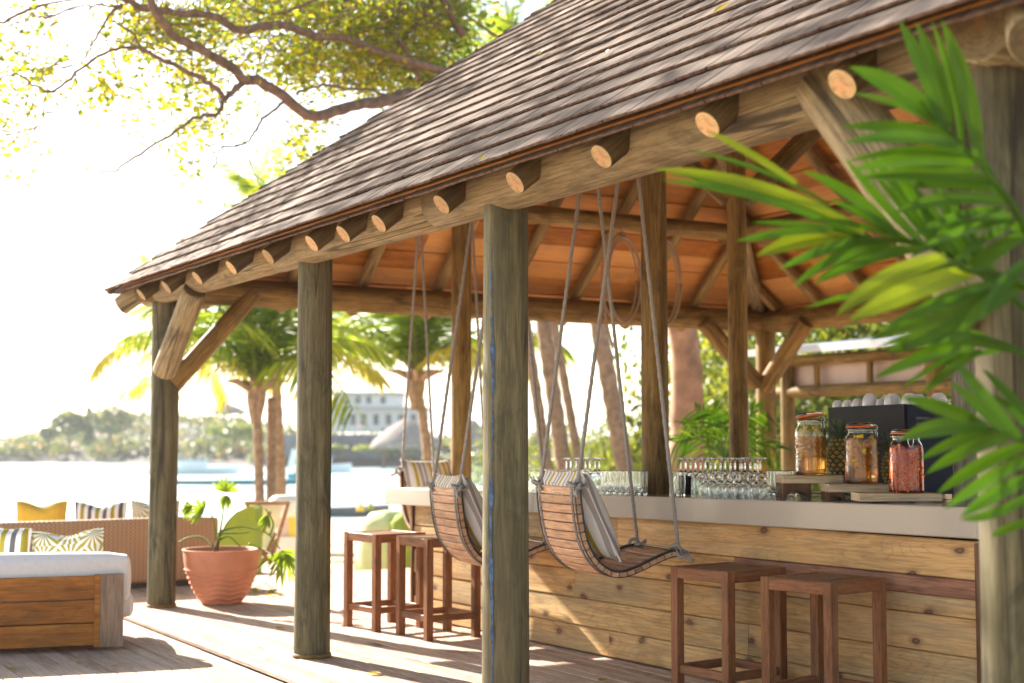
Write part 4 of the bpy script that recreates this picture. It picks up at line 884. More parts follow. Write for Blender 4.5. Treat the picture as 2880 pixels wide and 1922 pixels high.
# pineapples
def pineapple(p, h, r, lab, rz=0.):
    root = thing('pineapple', lab, 'pineapple', p, rz); m, nt, b = mat('pineapple_skin')
    g = N(nt, 'ShaderNodeNewGeometry'); rr = ramp(nt, [(0, (.30, .21, .06)), (.5, (.46, .34, .10)), (1, (.22, .22, .07))]); nt.links.new(g.outputs['Random Per Island'], rr.inputs[0]); nt.links.new(rr.outputs[0], b.inputs['Base Color']); b.inputs['Roughness'].default_value = .6
    mb = MB(); mb.add(*lathe_vf([(0, 0), (r * .55, .004), (r * .85, h * .15), (r * .96, h * .45), (r * .88, h * .75), (r * .6, h * .95), (0, h)], 20)); mb.obj('flesh_core', flat('pineapple_gap', (.07, .05, .02), .8), root, smooth=True)
    mb = MB(); nr = 9
    for i in range(nr):
        z = h * (i + .5) / nr; rad = r * math.sin(math.pi * (.14 + .78 * (i + .5) / nr)) ** .55; n = 11
        for k in range(n):
            a = 2 * math.pi * (k + .5 * (i % 2)) / n; nrm = Vector((math.cos(a), math.sin(a), (z / h - .5) * 1.0)).normalized(); c = Vector((rad * math.cos(a), rad * math.sin(a), z)); M = frame(c, Vector((-math.sin(a), math.cos(a), 0)), nrm)
            w = math.pi * rad / n * .93; hh = h / nr * .62; v = [(-w, 0, 0), (0, -hh, 0), (w, 0, 0), (0, hh, 0), (-w * .4, 0, .006), (0, -hh * .4, .006), (w * .4, 0, .006), (0, hh * .4, .006), (0, 0, .013)]
            mb.add([M @ Vector(q) for q in v], [(0, 1, 5, 4), (1, 2, 6, 5), (2, 3, 7, 6), (3, 0, 4, 7), (4, 5, 8), (5, 6, 8), (6, 7, 8), (7, 4, 8)])
    mb.obj('skin', m, root)
    for k in range(34):
        a = k * 2.4; t = k / 34; L = .17 * (1 - .35 * abs(t - .5)); out = .9 - .75 * t; P = []
        for q in range(6):
            s = q / 5; P.append(Vector((math.cos(a), math.sin(a), 0)) * (.012 + L * out * (s ** 1.4)) + Vector((0, 0, h - .005 + L * (1 - out * .3) * s - .10 * out * s * s * (1 if t < .45 else .2))))
        w = Vector((-math.sin(a), math.cos(a), 0)); v = []; f = []
        for q, c in enumerate(P): ww = .013 * (1 - (q / 5) ** 1.6) + .0008; v += [c - w * ww, c + Vector((0, 0, -.004)), c + w * ww]
        for q in range(5): b0 = q * 3; f += [(b0, b0 + 1, b0 + 4, b0 + 3), (b0 + 1, b0 + 2, b0 + 5, b0 + 4)]
        mb = MB(); mb.add(v, f); mb.obj('crown_leaf', L_PINE, root, smooth=True)
q = at(2362, 1300, D=8.95); pineapple((q.x, q.y, z1_ - .005), .235, .082, 'whole pineapple with its leafy crown between the first two jars')
q = at(2512, 1300, D=8.62); pineapple((q.x, q.y, z2_), .19, .065, 'pineapple mostly hidden behind the jar of red liquid', 1.)

# ------------------------------------------------------------------ coiled ropes on the purlin
def coil(cx, cy, rx, ry, n, lab, tail=None):
    c = at(cx, cy, Y=11.76); k = (c - OC).dot(FW) / F; ex = Vector((1, 0, 0)); sc = 1 / ex.dot(RT); mb = MB()
    for i in range(n):
        P = [c + ex * ((rx * (1, .80, 1.12)[i]) * k * sc * math.cos(t)) + Vector((0, -.02 + .025 * i, ry * (1, .93, 1.05)[i] * k * math.sin(t))) for t in np.linspace(0, 2 * math.pi, 33)]
        mb.add(*tube_vf(P, .0095, 7))
    root = mb.obj('rope_coil', M_ROPE2, smooth=True); tag(root, lab, 'rope', 'rope coils hanging inside the roof')
    mb = MB(); top = c + Vector((0, -.0, ry * k)); mb.add(*tube_vf([top + Vector((.03 * math.sin(t), 0, .035 * math.cos(t) + .02)) for t in np.linspace(0, 6.28, 14)], .007, 6)); mb.obj('binding', M_WIRE, root, smooth=True)
    mb = MB(); mb.add(*tube_vf([top, top + Vector((.0, .05, .12))], .006, 6)); mb.obj('hook', M_WIRE, root)
    if tail:
        mb = MB(); mb.add(*tube_vf(smooth_path([c + ex * (-rx * k * sc) + Vector((0, -.02, 0)), at(*tail[0], Y=11.74), at(*tail[1], Y=11.7)], 6), .012, 7)); mb.obj('tail_end', M_ROPE2, root, smooth=True)
coil(1752, 787, 52, 120, 3, 'pale rope coil hanging from the roof log left of the thick post', ((1702, 880), (1724, 980)))
coil(1872, 795, 44, 118, 3, 'pale rope coil half hidden behind the thick post')

# ------------------------------------------------------------------ sofas and cushions
LZ = -.035; c0 = at(345, 1829, Z=LZ); SD = 10.7
sr = math.atan2(*(lambda v: (v.y, v.x))(at(345, 1829, Z=LZ) - at(0, 1845, Z=LZ)))
SOF = thing('timber_sofa', 'low sofa with honey-coloured plank back and thick white cushions', 'sofa', (c0.x, c0.y, LZ), sr)
W = 2.3; rowsz = [(.045, .205), (.213, .375), (.383, .555)]
for a, c in rowsz:
    v, f, m = plank_vf(W - .21, c - a, .03, .004); mb = MB(); mb.add(v, f, m); put(mb.obj('back_plank', M_SOFAW), Matrix.Translation(SOF.location) @ Matrix.Rotation(sr, 4, 'Z') @ frame((-(W - .21) / 2 - .21 + .001, .02, (a + c) / 2), (1, 0, 0), (0, -1, 0)), SOF)
def sloc(o, x, y, z): o.parent = SOF; o.location = (x, y, z)
for x0, x1, m in ((-.209, -.168, M_SOFAW), (-.166, 0, M_SOFAP)):
    mb = MB(); mb.add(*box_vf(x0, x1, -.006, .07, .03, .56)); sloc(mb.obj('corner_post', m), 0, 0, 0)
mb = MB(); mb.add(*box_vf(-W, -.02, .07, 1.0, .12, .2)); sloc(mb.obj('seat_frame', M_SOFAW), 0, 0, 0)
for x, y in ((-.06, .9), (-W + .06, .9), (-W + .06, .05)):
    mb = MB(); mb.add(*box_vf(x - .03, x + .03, y - .03, y + .03, 0, .12)); sloc(mb.obj('foot', M_SOFAP), 0, 0, 0)
def pad(name, x0, x1, y0, y1, z0, z1, r=.05, m=M_WHITEF):
    mb = MB(); mb.add(*cbox(x0, x1, y0, y1, z0, z1, r)); o = mb.obj(name, m, SOF, smooth=False)
    md = o.modifiers.new('soft', 'BEVEL'); md.width = r * .8; md.segments = 4; md.limit_method = 'NONE'
    return o
def soft_box(name, x0, x1, y0, y1, z0, z1, r, m, parent, puff=.02, n=10):
    """cushion with rounded edges and slightly puffed faces"""
    mb = MB(); cx, cy_, cz = (x0 + x1) / 2, (y0 + y1) / 2, (z0 + z1) / 2; hx, hy, hz = (x1 - x0) / 2, (y1 - y0) / 2, (z1 - z0) / 2
    for ax in range(3):
        for sg in (-1, 1):
            v = []; f = []
            for i in range(n + 1):
                for j in range(n + 1):
                    a = -1 + 2 * i / n; c = -1 + 2 * j / n; a = math.copysign(abs(a) ** .6, a); c = math.copysign(abs(c) ** .6, c); p = [0, 0, 0]; p[ax] = sg; p[(ax + 1) % 3] = a; p[(ax + 2) % 3] = c
                    P = Vector((p[0] * hx, p[1] * hy, p[2] * hz)); I = Vector((max(-hx + r, min(hx - r, P.x)), max(-hy + r, min(hy - r, P.y)), max(-hz + r, min(hz - r, P.z)))); d = P - I
                    if d.length > 1e-6: P = I + d.normalized() * r
                    e = [0, 0, 0]; e[ax] = sg * puff * (1 - a * a) * (1 - c * c); v.append((cx + P.x + e[0], cy_ + P.y + e[1], cz + P.z + e[2]))
            for i in range(n):
                for j in range(n): q = i * (n + 1) + j; t = (q, q + 1, q + n + 2, q + n + 1); f.append(t if sg < 0 else tuple(reversed(t)))
            mb.add(v, f)
    return mb.obj(name, m, parent, smooth=True)
soft_box('back_cushion', -W + .02, .045, .075, .30, .33, .705, .06, M_WHITEF, SOF)
soft_box('seat_cushion', -W + .02, .085, .18, 1.05, .20, .40, .07, M_WHITEF, SOF)
soft_box('seat_cushion', -1.0, .02, .31, 1.02, .40, .47, .03, M_WHITEF, SOF)
def lean_cushion(cx, cy, wpx, hpx, D, m, lab, roll=0., dent=.06, t=.15, extra=.0, grp=None):
    """upright cushion; cx,cy the centre of what shows"""
    c = at(cx, cy, D=D); k = D / F; w = wpx * k; h = hpx * k + extra; ez = Vector((0, 0, 1)); ez = (ez + RT * math.tan(roll)).normalized()
    ex = (RT - ez * RT.dot(ez)).normalized(); ey = ez.cross(ex); c = c - Vector((0, 0, extra / 2)); M = Matrix(((ex.x, ey.x, ez.x, c.x), (ex.y, ey.y, ez.y, c.y), (ex.z, ey.z, ez.z, c.z), (0, 0, 0, 1)))
    return cushion('cushion', lab, m, w, h, t, M, dent=dent, pinch=.05, group=grp)
lean_cushion(192, 1517, 205, 50, 11.25, M_BURST, 'olive and white sunburst-print cushion standing behind the white sofa back', R(-3), .12, .16, .22)
lean_cushion(22, 1515, 125, 62, 11.2, M_STRIPE2, 'olive, charcoal and white striped cushion at the left edge above the white sofa', R(3), .03, .16, .22)
WS = at(618, 1452, Y=14.6); zt = WS.z; wr = R(2)
WIC = thing('wicker_sofa', 'long woven rattan sofa seen from behind beyond the first post', 'sofa', (WS.x, 14.6, LZ), wr)
WL = 4.2; hh = zt - LZ
soft_box('woven_back', -WL, 0, 0, .16, .09, hh, .05, M_WICK, WIC, puff=.0)
soft_box('woven_arm', -.16, 0, .16, .95, .09, hh - .2, .05, M_WICK, WIC, puff=.0); soft_box('woven_seat', -WL + .02, -.16, .17, .95, .09, .32, .04, M_WICK, WIC, puff=.0)
soft_box('seat_cushion', -WL + .1, -.18, .2, .95, .32, .44, .05, M_WHITEF, WIC)
mb = MB(); mb.add(*box_vf(-WL + .1, -.08, .05, .9, 0, .09)); mb.obj('plinth', M_BLACK, WIC)
for (cx, cy, w, h, m, lab) in ((117, 1440, 143, 60, M_YCUSH, 'plain mustard yellow cushion showing over the wicker sofa back'), (284, 1441, 146, 56, M_STRIPE2, 'olive, charcoal and white striped cushion showing over the wicker sofa back'), (437, 1438, 135, 58, M_BURST, 'olive sunburst-print cushion over the wicker sofa back, cut off by the first post')):
    lean_cushion(cx, cy, w, h, 15.05, m, lab, 0, .12, .16, .22)

# ------------------------------------------------------------------ terracotta pot and plant
pc = at(622, 1703, Z=0); pc = pc + (pc - OC).normalized() * .16; pc.z = 0
kp = (pc - OC).dot(FW) / F; RR = 109 * kp; HH = 1.53 - (1544 - 1235) * kp
def potw(th, z, i):
    t = z / HH
    return .0075 * math.sin(2 * math.pi * z / .047 + 1.4 * math.sin(7 * th)) if .03 < t < .62 else 0
prof = [(0, .0), (RR * .48, 0)]
for i in range(1, 70):
    t = i / 70; r = RR * float(np.interp(t, [0, .05, .15, .29, .45, .62, .655, .8, 1], [.49, .54, .64, .745, .84, .915, .93, .965, .995])) + (.012 if .60 < t < .655 else 0)
    prof.append((r, t * HH))
prof += [(RR * 1.01, HH * .985), (RR * 1.01, HH), (RR * .93, HH), (RR * .90, HH * .93), (RR * .86, HH * .88)]
mb = MB(); mb.add(*lathe_vf(prof, 96, potw)); o = mb.obj('terracotta_pot', M_TERRA, smooth=True); o.location = pc; tag(o, 'round terracotta pot with carved wavy ridges beside the first post', 'plant pot')
mb = MB(); mb.add(*lathe_vf([(RR * .87, HH * .90), (0, HH * .905)], 30)); o2 = mb.obj('soil', M_SOIL, o)
def ribbon(P, widths, nrm, fold=.25):
    v = []; f = []
    for i, p in enumerate(P):
        t = (P[min(i + 1, len(P) - 1)] - P[max(i - 1, 0)]).normalized(); s = t.cross(nrm).normalized(); w = widths[i]
        v += [p - s * w + nrm * (w * fold), p, p + s * w + nrm * (w * fold)]
    for i in range(len(P) - 1):
        b0 = i * 3; f += [(b0, b0 + 1, b0 + 4, b0 + 3), (b0 + 1, b0 + 2, b0 + 5, b0 + 4)]
    return v, f
PL = thing('split_leaf_plant', 'straggly plant with finger-split leaves growing in the terracotta pot', 'plant', (pc.x, pc.y, HH * .9))
DP = (pc - OC).dot(FW)
mb = MB(); base = Vector((0, 0, 0)) + (at(604, 1540, D=DP) - PL.location) * Vector((1, 1, 0)).length * 0; b0 = at(606, 1548, D=DP) - PL.location; b0.z = 0
mb.add(*tube_vf([b0, b0 + Vector((.01, 0, .06)), b0 + Vector((.03, 0, .15))], [.03, .025, .012], 8)); mb.obj('stem', M_BARK, PL, smooth=True)
stems = [[(610, 1530), (603, 1470), (590, 1440)], [(612, 1530), (625, 1460), (632, 1400)], [(612, 1522), (640, 1470), (668, 1440)], [(618, 1495), (680, 1482), (750, 1500), (788, 1545)], [(615, 1500), (660, 1500), (700, 1497)], [(602, 1540), (570, 1512), (530, 1512), (502, 1526)], [(614, 1520), (645, 1510), (676, 1538)], [(700, 1530), (735, 1545), (770, 1562)], [(760, 1505), (768, 1470), (745, 1430)]]
for s in stems:
    P = smooth_path([at(a, c, D=DP + random.uniform(-.15, .1)) - PL.location for a, c in s], 5); mb = MB(); mb.add(*tube_vf(P, [.011 - .006 * i / len(P) for i in range(len(P))], 6)); mb.obj('leaf_stalk', L_POT, PL, smooth=True)
fans = [((575, 1433), R(165), 55, 1.3), ((540, 1425), R(200), 40, 1.0), ((632, 1385), R(80), 60, 1.2), ((640, 1395), R(250), 38, 1.0), ((790, 1550), R(285), 95, 1.35), ((810, 1560), R(250), 80, 1.2), ((752, 1450), R(250), 40, .8)]
for (c, a0, L, sp) in fans:
    C = at(*c, D=DP - .1) - PL.location
    for k in range(10):
        a = a0 + (k - 4.5) / 4.5 * sp; l = L * kp * random.uniform(.7, 1.05) * (1.1 - .3 * abs(k - 4.5) / 4.5); d = RT * math.cos(a) + UZ * math.sin(a) + FW * random.uniform(-.5, .5)
        P = [C + d * (l * t) + UZ * (-.18 * l * t * t) for t in np.linspace(.02, 1, 5)]; v, f = ribbon(P, [.003, .012, .014, .010, .001], -FW); mb = MB(); mb.add(v, f); mb.obj('leaf_finger', L_POT, PL, smooth=True)

# ------------------------------------------------------------------ fallen leaves
k = 0
def fallen(p, s, nrm=Vector((0, 0, 1)), lab=None, grp=None):
    d = Vector((random.uniform(-1, 1), random.uniform(-1, 1), 0)); d = (d - nrm * d.dot(nrm)).normalized()
    P = [Vector((0, 0, 0)) + d * (s * (t - .5)) + nrm * (.004 + .25 * s * (t - .5) ** 2) for t in np.linspace(0, 1, 5)]; v, f = ribbon(P, [.0, s * .24, s * .3, s * .2, .0], nrm, .5); mb = MB(); mb.add(v, f); o = mb.obj('fallen_leaf', L_FALL); o.location = p; tag(o, lab, 'leaf', grp)
for (x, y, s, z, lab) in [(1052, 1897, .10, 0, 'dry curled leaf lying on the deck left of the middle post'), (222, 1866, .07, LZ, 'small yellow leaf on the shaded boards in front of the sofa'), (35, 1884, .08, LZ, 'yellow leaf on the boards at the left edge'), (270, 1880, .05, LZ, 'tiny yellow leaf near the sofa corner on the boards'), (323, 1876, .05, LZ, 'tiny leaf fragment right of the sofa corner on the boards'), (785, 1770, .09, 0, 'pale leaf on the sunny deck left of the second post'), (1697, 1917, .09, 0, 'yellow leaf on the deck at the bottom, left of the stools')]:
    fallen(at(x, y, Z=z + .003), s, lab=lab)
for i in range(26): fallen(at(random.gauss(745, 28), random.gauss(1665, 6), Z=.003), random.uniform(.07, .13), lab='yellow leaf in the little drift behind the terracotta pot', grp='leaf drift behind the pot')
for (x, y, s, lab) in [(1522, 152, .10, 'pale green leaf lying in the middle of the shingle roof'), (1707, 150, .07, 'small curled pinkish leaf on a sunny streak of the roof'), (2032, 27, .10, 'dry brown leaf caught at the top right of the shingles'), (1360, 446, .06, 'tiny dark leaf just above the eave near the middle post'), (1232, 65, .06, 'tiny leaf high on the roof next to the tree'), (948, 405, .09, 'dry leaf caught near the roof hip above the second post')]:
    d = ray(x, y); n0 = Vector((-math.sin(AL), 0, math.cos(AL))); t = ((Vector((EX0, 0, EZ + .035)) - OC).dot(n0)) / d.dot(n0); fallen(OC + d * t, s, n0, lab, 'leaves on the roof')

# ------------------------------------------------------------------ leaves as many small faces
def leaf_cloud(name, C, size, mat_, parent=None, aspect=.55, updown=.5, ori=None):
    """C: n x 3 array of leaf centres; every leaf is a small pointed face of its own"""
    C = np.asarray(C, float); n = len(C); a = rng.normal(size=(n, 3)); a[:, 2] *= updown; a /= np.linalg.norm(a, axis=1, keepdims=True) + 1e-9
    b = rng.normal(size=(n, 3)); b -= a * (a * b).sum(1, keepdims=True); b /= np.linalg.norm(b, axis=1, keepdims=True) + 1e-9
    s = (size * rng.uniform(.6, 1.35, n))[:, None]; V = np.stack([C - a * s * .5, C - b * s * .5 * aspect + a * s * .05, C + a * s * .5, C + b * s * .5 * aspect + a * s * .05], 1).reshape(-1, 3)
    me = bpy.data.meshes.new(name); me.vertices.add(4 * n); me.vertices.foreach_set('co', V.astype(np.float32).ravel()); me.loops.add(4 * n); me.loops.foreach_set('vertex_index', np.arange(4 * n, dtype=np.int32))
    me.polygons.add(n); me.polygons.foreach_set('loop_start', np.arange(0, 4 * n, 4, dtype=np.int32)); me.polygons.foreach_set('loop_total', np.full(n, 4, dtype=np.int32)); me.materials.append(mat_); me.update(); me.validate()
    return link(name, me, parent)
# ------------------------------------------------------------------ the big tree
TREE = thing('shade_tree', 'large spreading tree behind the pavilion with bare curving limbs and small yellow-green leaves', 'tree', at(1932, 1290, D=20.5))
TREE.location.z = -.35; TL = TREE.location.copy()
def limb(name, pts, parent, m=M_BARK, seg=9, sub=5, jit=.0):
    """pts: (px, py, D, width px)"""
    P = [at(x, y, D=d) for x, y, d, w in pts]; Rr = [w / 2 / F * d for x, y, d, w in pts]; S = smooth_path(P, sub); rr = []
    for i in range(len(P) - 1):
        for k in range(sub): rr.append(Rr[i] + (Rr[i + 1] - Rr[i]) * k / sub)
    rr.append(Rr[-1]); S = [p - TL + Vector([random.gauss(0, jit) for _ in range(3)]) for p in S]; rr = [r * random.uniform(.94, 1.08) for r in rr]
    mb = MB(); mb.add(*tube_vf(S, rr, seg)); return mb.obj(name, m, parent, smooth=True)
trunk = limb('trunk', [(1925, 1330, 20.5, 105), (1932, 1180, 20.5, 92), (1928, 1000, 20.5, 84), (1905, 860, 20.4, 84), (1850, 640, 20, 82), (1700, 400, 19, 70)], TREE, M_BARK2, 16)
limb('branch', [(1910, 980, 20.5, 60), (1965, 860, 20.5, 50), (2060, 700, 20.5, 44), (2180, 300, 20, 30)], TREE, M_BARK2, 12)
limb('branch', [(1700, 400, 19, 66), (1400, 290, 17.6, 50), (1180, 268, 16.8, 38), (1085, 285, 16.4, 34), (985, 300, 16, 31), (882, 328, 15.7, 32), (797, 270, 15.4, 30), (723, 227, 15.2, 29), (690, 226, 15.1, 27), (650, 190, 15, 27), (564, 138, 14.8, 25), (490, 104, 14.6, 24), (453, 55, 14.4, 25), (425, 5, 14.3, 24), (395, -60, 14.2, 22)], TREE, jit=.006)
limb('branch', [(1700, 400, 19, 50), (1400, 250, 17.8, 34), (1207, 190, 17, 26), (1072, 147, 16.6, 23), (960, 108, 16.3, 22), (889, 101, 16.1, 22), (800, 72, 15.8, 23), (723, 77, 15.6, 24), (668, 86, 15.4, 22), (630, 60, 15.2, 21), (588, 43, 15, 20), (466, 31, 14.8, 20), (400, 20, 14.6, 18), (337, -8, 14.4, 17)], TREE, jit=.006)
TW = [
 [(684, 233, 15.1, 15), (658, 255, 15, 13), (631, 279, 14.9, 12), (613, 325, 14.8, 8), (580, 325, 14.6, 7.5), (539, 337, 14.5, 7), (453, 398, 14.3, 5.5), (380, 441, 14.1, 5), (335, 478, 14, 4.2), (294, 484, 13.9, 4), (233, 533, 13.8, 3.4), (123, 616, 13.6, 2)],
 [(631, 279, 14.9, 12), (590, 236, 14.8, 11), (552, 214, 14.7, 11), (466, 175, 14.5, 10), (404, 141, 14.4, 8), (343, 135, 14.3, 7), (276, 159, 14.2, 6), (214, 208, 14.1, 6), (160, 250, 14, 5.5), (129, 258, 13.9, 5), (85, 232, 13.8, 5), (50, 212, 13.7, 4.5), (0, 220, 13.6, 4), (-80, 230, 13.5, 3)],
 [(404, 141, 14.4, 6), (380, 104, 14.4, 5.5), (345, 76, 14.3, 4.5), (320, 64, 14.3, 3)],
 [(404, 141, 14.4, 4.5), (360, 120, 14.3, 3.5), (300, 112, 14.3, 3), (240, 135, 14.2, 2)],
 [(797, 288, 15.3, 7), (760, 318, 15.2, 6), (735, 343, 15.1, 6), (710, 380, 15, 5.5), (692, 401, 15, 5), (655, 412, 14.9, 4.2), (619, 420, 14.8, 4), (612, 450, 14.8, 3.8), (600, 478, 14.7, 3.5), (564, 551, 14.6, 3), (512, 622, 14.5, 2)],
 [(692, 401, 15, 3), (700, 450, 15, 2), (722, 500, 15, 1.4), (745, 540, 15, 1)],
 [(343, 15, 14.5, 9), (320, 30, 14.4, 8), (306, 45, 14.4, 6), (270, 110, 14.3, 5), (240, 160, 14.2, 3.6), (228, 182, 14.2, 3)],
 [(343, 18, 14.5, 5), (290, 14, 14.4, 4.5), (220, 18, 14.3, 4), (150, 45, 14.2, 4), (120, 50, 14.2, 3.5), (88, 42, 14.1, 3.5), (60, 90, 14, 3), (20, 150, 13.9, 2.4), (0, 170, 13.8, 2)],
 [(250, -10, 14.5, 3), (120, 15, 14.4, 6), (50, 40, 14.3, 7), (0, 66, 14.2, 6.5), (-60, 90, 14.1, 5)],
 [(833, 264, 15.5, 7), (870, 248, 15.6, 6), (907, 239, 15.8, 6), (945, 245, 16, 5.5), (980, 251, 16.1, 5), (1040, 252, 16.3, 5), (1085, 266, 16.5, 5)],
 [(672, -10, 15.6, 4), (723, 31, 15.8, 5), (760, 38, 15.9, 5), (800, 38, 16, 6), (846, 18, 16.1, 7), (905, -10, 16.3, 8)],
 [(668, 198, 15, 3), (700, 150, 15.2, 2.6), (735, 95, 15.4, 2)],
 [(215, 210, 14, 2.5), (190, 270, 13.9, 2.2), (165, 330, 13.9, 1.6), (120, 400, 13.8, 1.4)],
 [(96, 290, 13.8, 3), (70, 340, 13.8, 2.6), (45, 390, 13.7, 2.4), (20, 450, 13.6, 1.8), (0, 486, 13.5, 1.4)],
 [(135, 255, 13.9, 2), (110, 330, 13.9, 1.6), (95, 385, 13.8, 1.2)], [(215, 210, 14.1, 1.8), (218, 300, 14.1, 1.4), (214, 385, 14, 1)],
 [(1210, 0, 18, 16), (1190, 40, 17.6, 13), (1160, 80, 17.5, 11), (1120, 120, 17.4, 9)], [(1230, -20, 17.5, 20), (1270, 40, 17.5, 18), (1300, 100, 17.6, 16)],
 [(1100, 80, 17, 10), (1150, 160, 17, 12), (1180, 230, 17, 14)], [(564, 138, 14.8, 4), (600, 100, 14.8, 3), (640, 60, 14.9, 2)], [(889, 101, 16, 4), (930, 60, 16, 3), (990, 20, 16.2, 3)]]
for t in TW: limb('twig', [(a, b, c, max(3.2, w * 1.3)) for a, b, c, w in t], TREE, seg=6, sub=4, jit=.008)
CL = [ # px, py, rx, ry, n of clumps
 (1120, 90, 150, 100, 105), (1010, 40, 130, 60, 58), (1200, 30, 110, 60, 60), (940, 190, 150, 70, 60), (1080, 210, 130, 60, 60), (860, 150, 80, 50, 24), (780, 30, 120, 40, 38), (640, 30, 90, 30, 18), (700, 150, 60, 60, 12),
 (500, 60, 90, 40, 26), (400, 60, 60, 50, 20), (420, 110, 80, 50, 20), (350, 30, 45, 30, 8), (560, 190, 70, 60, 10), (600, 150, 50, 70, 9), (450, 190, 60, 40, 5), (310, 250, 70, 40, 7), (340, 215, 40, 20, 3),
 (540, 210, 40, 60, 6), (560, 260, 60, 60, 8), (470, 275, 40, 30, 5), (590, 340, 60, 50, 11), (530, 400, 30, 70, 8), (660, 290, 40, 40, 4), (720, 200, 60, 60, 7), (800, 390, 50, 70, 9), (770, 460, 40, 50, 5), (870, 400, 50, 60, 7), (900, 345, 40, 30, 4),
 (70, 180, 50, 25, 6), (40, 265, 40, 25, 3), (105, 235, 45, 40, 7), (52, 340, 25, 40, 4), (85, 90, 40, 40, 2), (40, 420, 30, 50, 3), (45, 470, 25, 20, 2), (130, 80, 20, 30, 2), (270, 330, 20, 15, 1), (370, 370, 20, 15, 1), (280, 240, 30, 20, 3), (165, 170, 20, 30, 2), (10, 150, 40, 20, 3), (95, 10, 60, 15, 3), (410, 300, 20, 12, 1), (555, 300, 14, 14, 1), (510, 480, 16, 30, 2), (560, 520, 16, 12, 1)]
C = []; TWC = []
for px, py, rx, ry, n in CL:
    for _ in range(n):
        a = rng.uniform(0, 6.28); r = math.sqrt(rng.random()); x = px + rx * r * math.cos(a); y = py + ry * r * math.sin(a); dd = 14.6 + max(0, x - 300) / 330 + rng.uniform(-.3, 2.0) * (1 if x > 350 else .4); c = at(x, y, D=dd)
        TWC.append(c); k = int(rng.integers(9, 22)); q = rng.normal(size=(k, 3)) * np.array([.13, .13, .10]); q[:, 2] -= np.abs(q[:, 0]) * .25
        C.append(np.array(c)[None] + q)
C = np.concatenate(C) - np.array(TL)[None]
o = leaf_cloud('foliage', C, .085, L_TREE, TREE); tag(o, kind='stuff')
mb = MB()
for c in TWC:
    c = Vector(c) - TL; d = Vector((rng.normal(.35, .5), rng.normal(0, .5), rng.normal(.35, .35))).normalized(); a = c + d * rng.uniform(.25, .6)
    mb.add(*tube_vf([c - d * .16, c + Vector(rng.normal(size=3)) * .03, a], [.003, .0045, .008], 4, caps=False))
o = mb.obj('fine_twigs', M_BARK, TREE); tag(o, kind='stuff')
# loose single leaves on thin hanging shoots
C = []
for _ in range(95):
    x = rng.uniform(0, 760); y = rng.uniform(120, 560) * (1 - .25 * x / 760) ; C.append(np.array(at(x, y, D=rng.uniform(12.5, 15))))
o = leaf_cloud('hanging_leaves', np.array(C) - np.array(TL)[None], .055, L_TREE, TREE, aspect=.35, updown=2.); tag(o, kind='stuff')
C = []
for _ in range(420):
    x = rng.uniform(560, 1330); y = rng.uniform(-60, 250 - .12 * abs(x - 1150)); 
    if x < 820 and y > 90: continue
    c = at(x, y, D=rng.uniform(17.5, 21)); k = int(rng.integers(12, 26)); C.append(np.array(c)[None] + rng.normal(size=(k, 3)) * .17)
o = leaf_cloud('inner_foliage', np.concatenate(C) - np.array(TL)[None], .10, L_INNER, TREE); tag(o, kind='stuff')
# upper crown, above the picture, that dapples the roof
C = []
for _ in range(820):
    c = np.array([rng.uniform(-2.5, 10.5), rng.uniform(12.2, 23), rng.uniform(7.8, 11.8)])
    if c[1] > 19.5 and c[2] < 8.9: continue
    if (math.sin(c[0] * 1.5 + c[2] * .8) * math.cos(c[1] * 1.2 - c[2] * .5)) > .44: continue
    k = int(rng.integers(18, 34)); C.append(c[None] + rng.normal(size=(k, 3)) * np.array([.36, .36, .26]))
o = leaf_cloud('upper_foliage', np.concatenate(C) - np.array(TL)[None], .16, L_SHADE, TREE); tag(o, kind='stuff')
for k in range(7):
    a = Vector((10.5 - k * 1.2, 16.3, 6.5)); b_ = Vector((rng.uniform(-1, 8), rng.uniform(13, 20), rng.uniform(8.5, 10.5)))
    if k: a = Vector((9.5 - k * .8, 15.9, 6.9))
    mb = MB(); mb.add(*tube_vf([p - TL for p in smooth_path([a, a.lerp(b_, .5) + Vector((0, 0, .6)), b_], 5)], [.022 - .001 * i for i in range(11)], 7)); mb.obj('branch', M_BARK, TREE, smooth=True)

# ------------------------------------------------------------------ coconut palms
def palm_frond_mesh(L, name, m, n=34, droop=1.1, lw=.026):
    mb = MB(); P = []
    for i in range(17):
        t = i / 16; a = .75 - droop * 1.35 * t; P.append(Vector((0, 0, 0)) if i == 0 else P[-1] + Vector((math.cos(a), 0, math.sin(a))) * (L / 16))
    mb.add(*tube_vf(P, [.035 * (1 - t / 17) + .006 for t in range(17)], 5), 0)
    for k in range(n):
        t = .12 + .87 * k / (n - 1); i = min(15, int(t * 16)); p = P[i].lerp(P[i + 1], t * 16 - i); d = (P[i + 1] - P[i]).normalized(); l = L * .27 * math.sin(math.pi * (.12 + .80 * t)) ** .7 * random.uniform(.85, 1.1)
        for s in (-1, 1):
            dr = (d * .55 + Vector((0, s, 0)) * .75 + Vector((0, 0, random.uniform(-.35, .05)))).normalized(); q = [p + dr * (l * u) + Vector((0, 0, -.55 * l * u * u)) for u in (0, .4, .75, 1)]
            w = [lw * .5, lw, lw * .7, .003]; sd = Vector((0, 0, 1)).cross(dr).normalized(); v = []
            for a, ww in zip(q, w): v += [a - sd * ww, a + sd * ww]
            mb.add(v, [(0, 1, 3, 2), (2, 3, 5, 4), (4, 5, 7, 6)], 0)
    return mb.mesh(name, m)
PF = [palm_frond_mesh(2.9, 'palm_frond', L_PALM, droop=d) for d in (.7, .95, 1.2)]; PFY = palm_frond_mesh(2.7, 'palm_frond', L_PALMY, droop=1.3)
